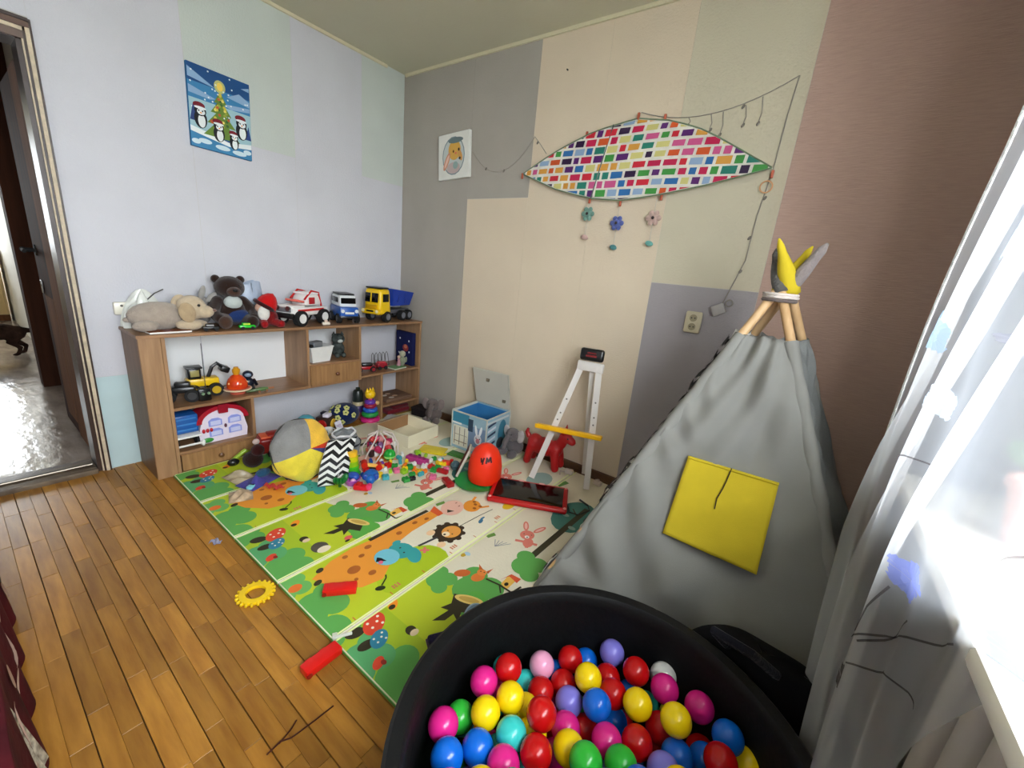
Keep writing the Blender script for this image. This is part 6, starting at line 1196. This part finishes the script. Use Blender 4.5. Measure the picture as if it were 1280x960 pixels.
for i, (x, z, L1, c, c2, lab) in enumerate(((1.64,1.622,0.07,(120,160,146),(216,180,170),'mint crochet flower with pink bead hanging leftmost under the kite'),(1.822,1.605,0.10,(96,110,176),(90,150,150),'blue crochet flower with teal bead hanging middle under the kite'),(2.018,1.632,0.10,(206,176,166),(120,186,176),'pink-beige crochet flower with mint bead hanging rightmost under the kite'))):
    t = T('crochet_pendant', lab, 'ornament', (x,-0.022,z), 0, 'crochet pendants under the kite')
    MB().cyl((0,0,0), (0,0,-L1-0.12), 0.0012, n=6).build('string', plastic((180,176,166)), t)
    fl = MB().ell((0,0,-L1), (0.022,0.012,0.022)).build('flower', plush(c), t)
    for k in range(6): MB().ell((0.026*math.cos(k*1.047),0,-L1+0.026*math.sin(k*1.047)), (0.014,0.008,0.014), None, 10, 7).build('petal', plush(c), fl)
    MB().ell((0.0,-0.012,-L1), (0.008,0.004,0.008), None, 10, 7).build('centre', plush((70,60,60)), fl)
    MB().ell((0,0,-L1-0.125), (0.022,0.014,0.014), (0,R(15),0), 12, 8).build('bead', plush(c2), t)
# string lights
sg = T('string_lights', 'clear wire string lights looping along the back wall over the kite', 'lights', (1.84,-0.003,1.8))
def wl_(p): return (p[0]-1.84, -0.004-(p[2] if len(p) > 2 else 0), p[1]-1.8)
M_wire = plastic((150,144,132), 0.4)
def sagline(a, b, s, n=10): return [(a[0]+(b[0]-a[0])*k/n, a[1]+(b[1]-a[1])*k/n-s*4*(k/n)*(1-k/n)) for k in range(n+1)]
w1 = sagline((0.72,1.94),(1.215,1.985),0.155,14); MB().tube([wl_(p) for p in w1], 0.002, 6).build('wire', M_wire, sg)
MB().tube([wl_((1.215,1.985)), wl_((1.26,1.94)), wl_((1.31,1.885))], 0.002, 6).build('wire', M_wire, sg)
w2_ = sagline((1.86,2.035),(2.52,2.09),0.075,14); MB().tube([wl_(p) for p in w2_], 0.002, 6).build('wire', M_wire, sg)
MB().tube([wl_(p) for p in ((2.52,2.09),(2.51,1.95),(2.505,1.74),(2.485,1.55),(2.48,1.35),(2.44,1.20),(2.425,1.145))], 0.0026, 6).build('wire', M_wire, sg)
for k, (x, z) in enumerate(((2.10,1.985),(2.20,1.985),(2.25,1.99),(2.34,2.005),(2.40,2.03))):
    L1 = (0.03,0.06,0.09,0.075,0.10)[k]; MB().tube([wl_((x,z)), wl_((x+0.01,z-L1*0.6)), wl_((x+0.004,z-L1))], 0.0022, 6).build('drop_wire', M_wire, sg)
for k, (x, z) in enumerate(((2.10,1.95),(2.21,1.92),(2.255,1.895),(2.345,1.925),(2.405,1.925),(2.33,2.0),(2.475,1.45),(2.50,1.62),(2.47,1.30),(1.24,1.95),(1.0,1.81),(0.85,1.83))): MB().ell(wl_((x,z,0.002)), (0.006,0.005,0.010), (0,0.5,0), 8, 6).build('bulb', plastic((136,130,120), 0.2), sg)
bxx = MB().rbox(wl_((2.415,1.115,0.014)), (0.058,0.026,0.05), 0.006, 2, rot=(0,R(-30),0)).build('control_box', plastic((176,172,168)), sg)
MB().torus(wl_((2.455,1.15,0.006)), 0.016, 0.0028, (R(90),0,0), 16, 6).build('wire_coil', M_wire, sg)
# sockets
so1 = T('wall_socket', 'vertical double wall socket with cream cover on the grey wallpaper', 'socket', (2.31,-0.0016,1.038), 0)
MB().rbox((0,-0.010,0), (0.080,0.020,0.108), 0.008, 2).build('cover', plastic((206,196,166)), so1)
for s in (-1,1):
    r_ = MB().cyl((0,-0.0205,s*0.022), (0,-0.0225,s*0.022), 0.018, n=20).build('outlet', plastic((150,140,112)), so1)
    for x in (-0.008,0.008): MB().cyl((x,-0.0228,s*0.022), (x,-0.0236,s*0.022), 0.0035, n=8).build('pin_hole', M_black, r_)
so2 = T('light_switch', 'cream wall socket plate above the left end of the shelf', 'socket', (0.0014,-1.737,0.842), 0)
MB().rbox((0.012,0,0), (0.022,0.06,0.062), 0.006, 2).build('cover', plastic((230,226,210)), so2); MB().cyl((0.0235,0,0.014), (0.0245,0,0.014), 0.006, n=12).build('hole', plastic((90,86,80)), so2)
# nail
nl = T('wall_nail', 'small nail in the back wall above the kite', 'nail', (1.39,-0.0016,2.30)); MB().cyl((0,0,0), (0,-0.010,0), 0.004, n=10).build('head', plastic((90,86,80)), nl)

# ================================================================ BED CORNER AND CAT
bdd = T('sofa_bed', 'low bed under a burgundy cover with pale pattern at the near left', 'bed', (1.9,-2.9,0))
M_bur = mk('burgundy_cover', (92,20,30), 0.85, c2=(56,10,18), vscale=7, bump=0.4, bscale=18, spec=0.2)
MB().rbox((0.0,-0.03,0.17), (1.86,1.10,0.30), 0.05, 3).build('mattress', fabric((150,140,130)), bdd)
def cover(u, v):
    x = -0.955+1.93*u
    if v < 0.6: t = v/0.6; return (x, 0.605-0.02*t+0.012*math.sin(u*60+t*3)*(1-t), 0.004+0.335*t)
    t = (v-0.6)/0.4; return (x, 0.585-0.5*t, 0.339+0.012*math.sin(9*u+3*t))
cvr = MB().grid(cover, 120, 24).build('cover', M_bur, bdd, smooth=180)
cq = Print(lambda u, v, h: Vector(cover(u, v))+Vector((0, 0.004+h, 0)))
for k in range(14): cq.ell(0.02+0.06*k, 0.30+0.08*((k*3)%4-1.5), 0.006, 0.05, (176,146,130), 1, a=(k*37)%60)
cq.build('pale_pattern', cvr)
end = MB().grid(lambda u, v: (-0.958+0.008*math.sin(u*30), 0.60-1.1*u, 0.004+0.335*v), 40, 10).build('cover_end', M_bur, bdd, smooth=180)
lc = MB().grid(lambda u, v: (-0.27+0.42*u, 0.612-0.05*v+0.006*math.sin(u*50), 0.05+0.30*v), 30, 10).build('lace_runner', mk('lace', (226,220,200), 0.9, c2=(120,110,96), vscale=60), bdd, smooth=180)

ct = T('cat', 'dark brown cat walking in the kitchen seen through the doorway', 'cat', (-3.15,-2.10,0.0), -80)
fur = mk('cat_fur', (70,50,40), 0.95, c2=(36,24,20), vscale=16, bump=0.6, bscale=120, spec=0.1)
cbm = MB()
cbm.tube([(-0.20,0,0.215),(-0.13,0,0.225),(-0.03,0,0.222),(0.07,0,0.225),(0.14,0,0.232)], [0.060,0.074,0.070,0.078,0.064], 16).ell((-0.205,0,0.212), (0.055,0.062,0.066)).ell((0.15,0,0.228), (0.05,0.056,0.066))
cbm.tube([(0.15,0,0.24),(0.20,0,0.275),(0.235,0,0.30)], [0.050,0.042,0.040], 12).ell((0.25,0,0.312), (0.050,0.045,0.043)).ell((0.292,0,0.300), (0.022,0.024,0.019))
for s in (-1,1):
    cbm.lathe([(0.019,0),(0.014,0.018),(0.002,0.038)], (0.240,s*0.026,0.345), 10)
    cbm.tube([(0.14,s*0.036,0.21),(0.145,s*0.038,0.12),(0.135+0.02*s,s*0.036,0.06),(0.14+0.02*s,s*0.036,0.016)], [0.036,0.024,0.018,0.016], 10).ell((0.152+0.02*s,s*0.036,0.012), (0.026,0.017,0.013))
    cbm.tube([(-0.20,s*0.038,0.205),(-0.165+0.025*s,s*0.044,0.125),(-0.225+0.03*s,s*0.042,0.075),(-0.205+0.03*s,s*0.042,0.016)], [0.050,0.034,0.019,0.017], 10).ell((-0.190+0.03*s,s*0.042,0.012), (0.028,0.017,0.013))
cbm.tube([(-0.245,0,0.235),(-0.30,0,0.22),(-0.34,0.01,0.17),(-0.37,0.03,0.13)], [0.026,0.022,0.021,0.014], 10)
cto = cbm.build('body', fur, ct); mod(cto, 'REMESH', mode='VOXEL', voxel_size=0.008); mod(cto, 'SMOOTH', factor=0.5, iterations=6)
for s in (-1,1): MB().ell((0.288,s*0.020,0.322), (0.006,0.007,0.007)).build('eye', plastic((150,150,40), 0.1), ct)
MB().ell((0.313,0,0.302), (0.005,0.008,0.005)).build('nose', plastic((60,34,34)), ct)
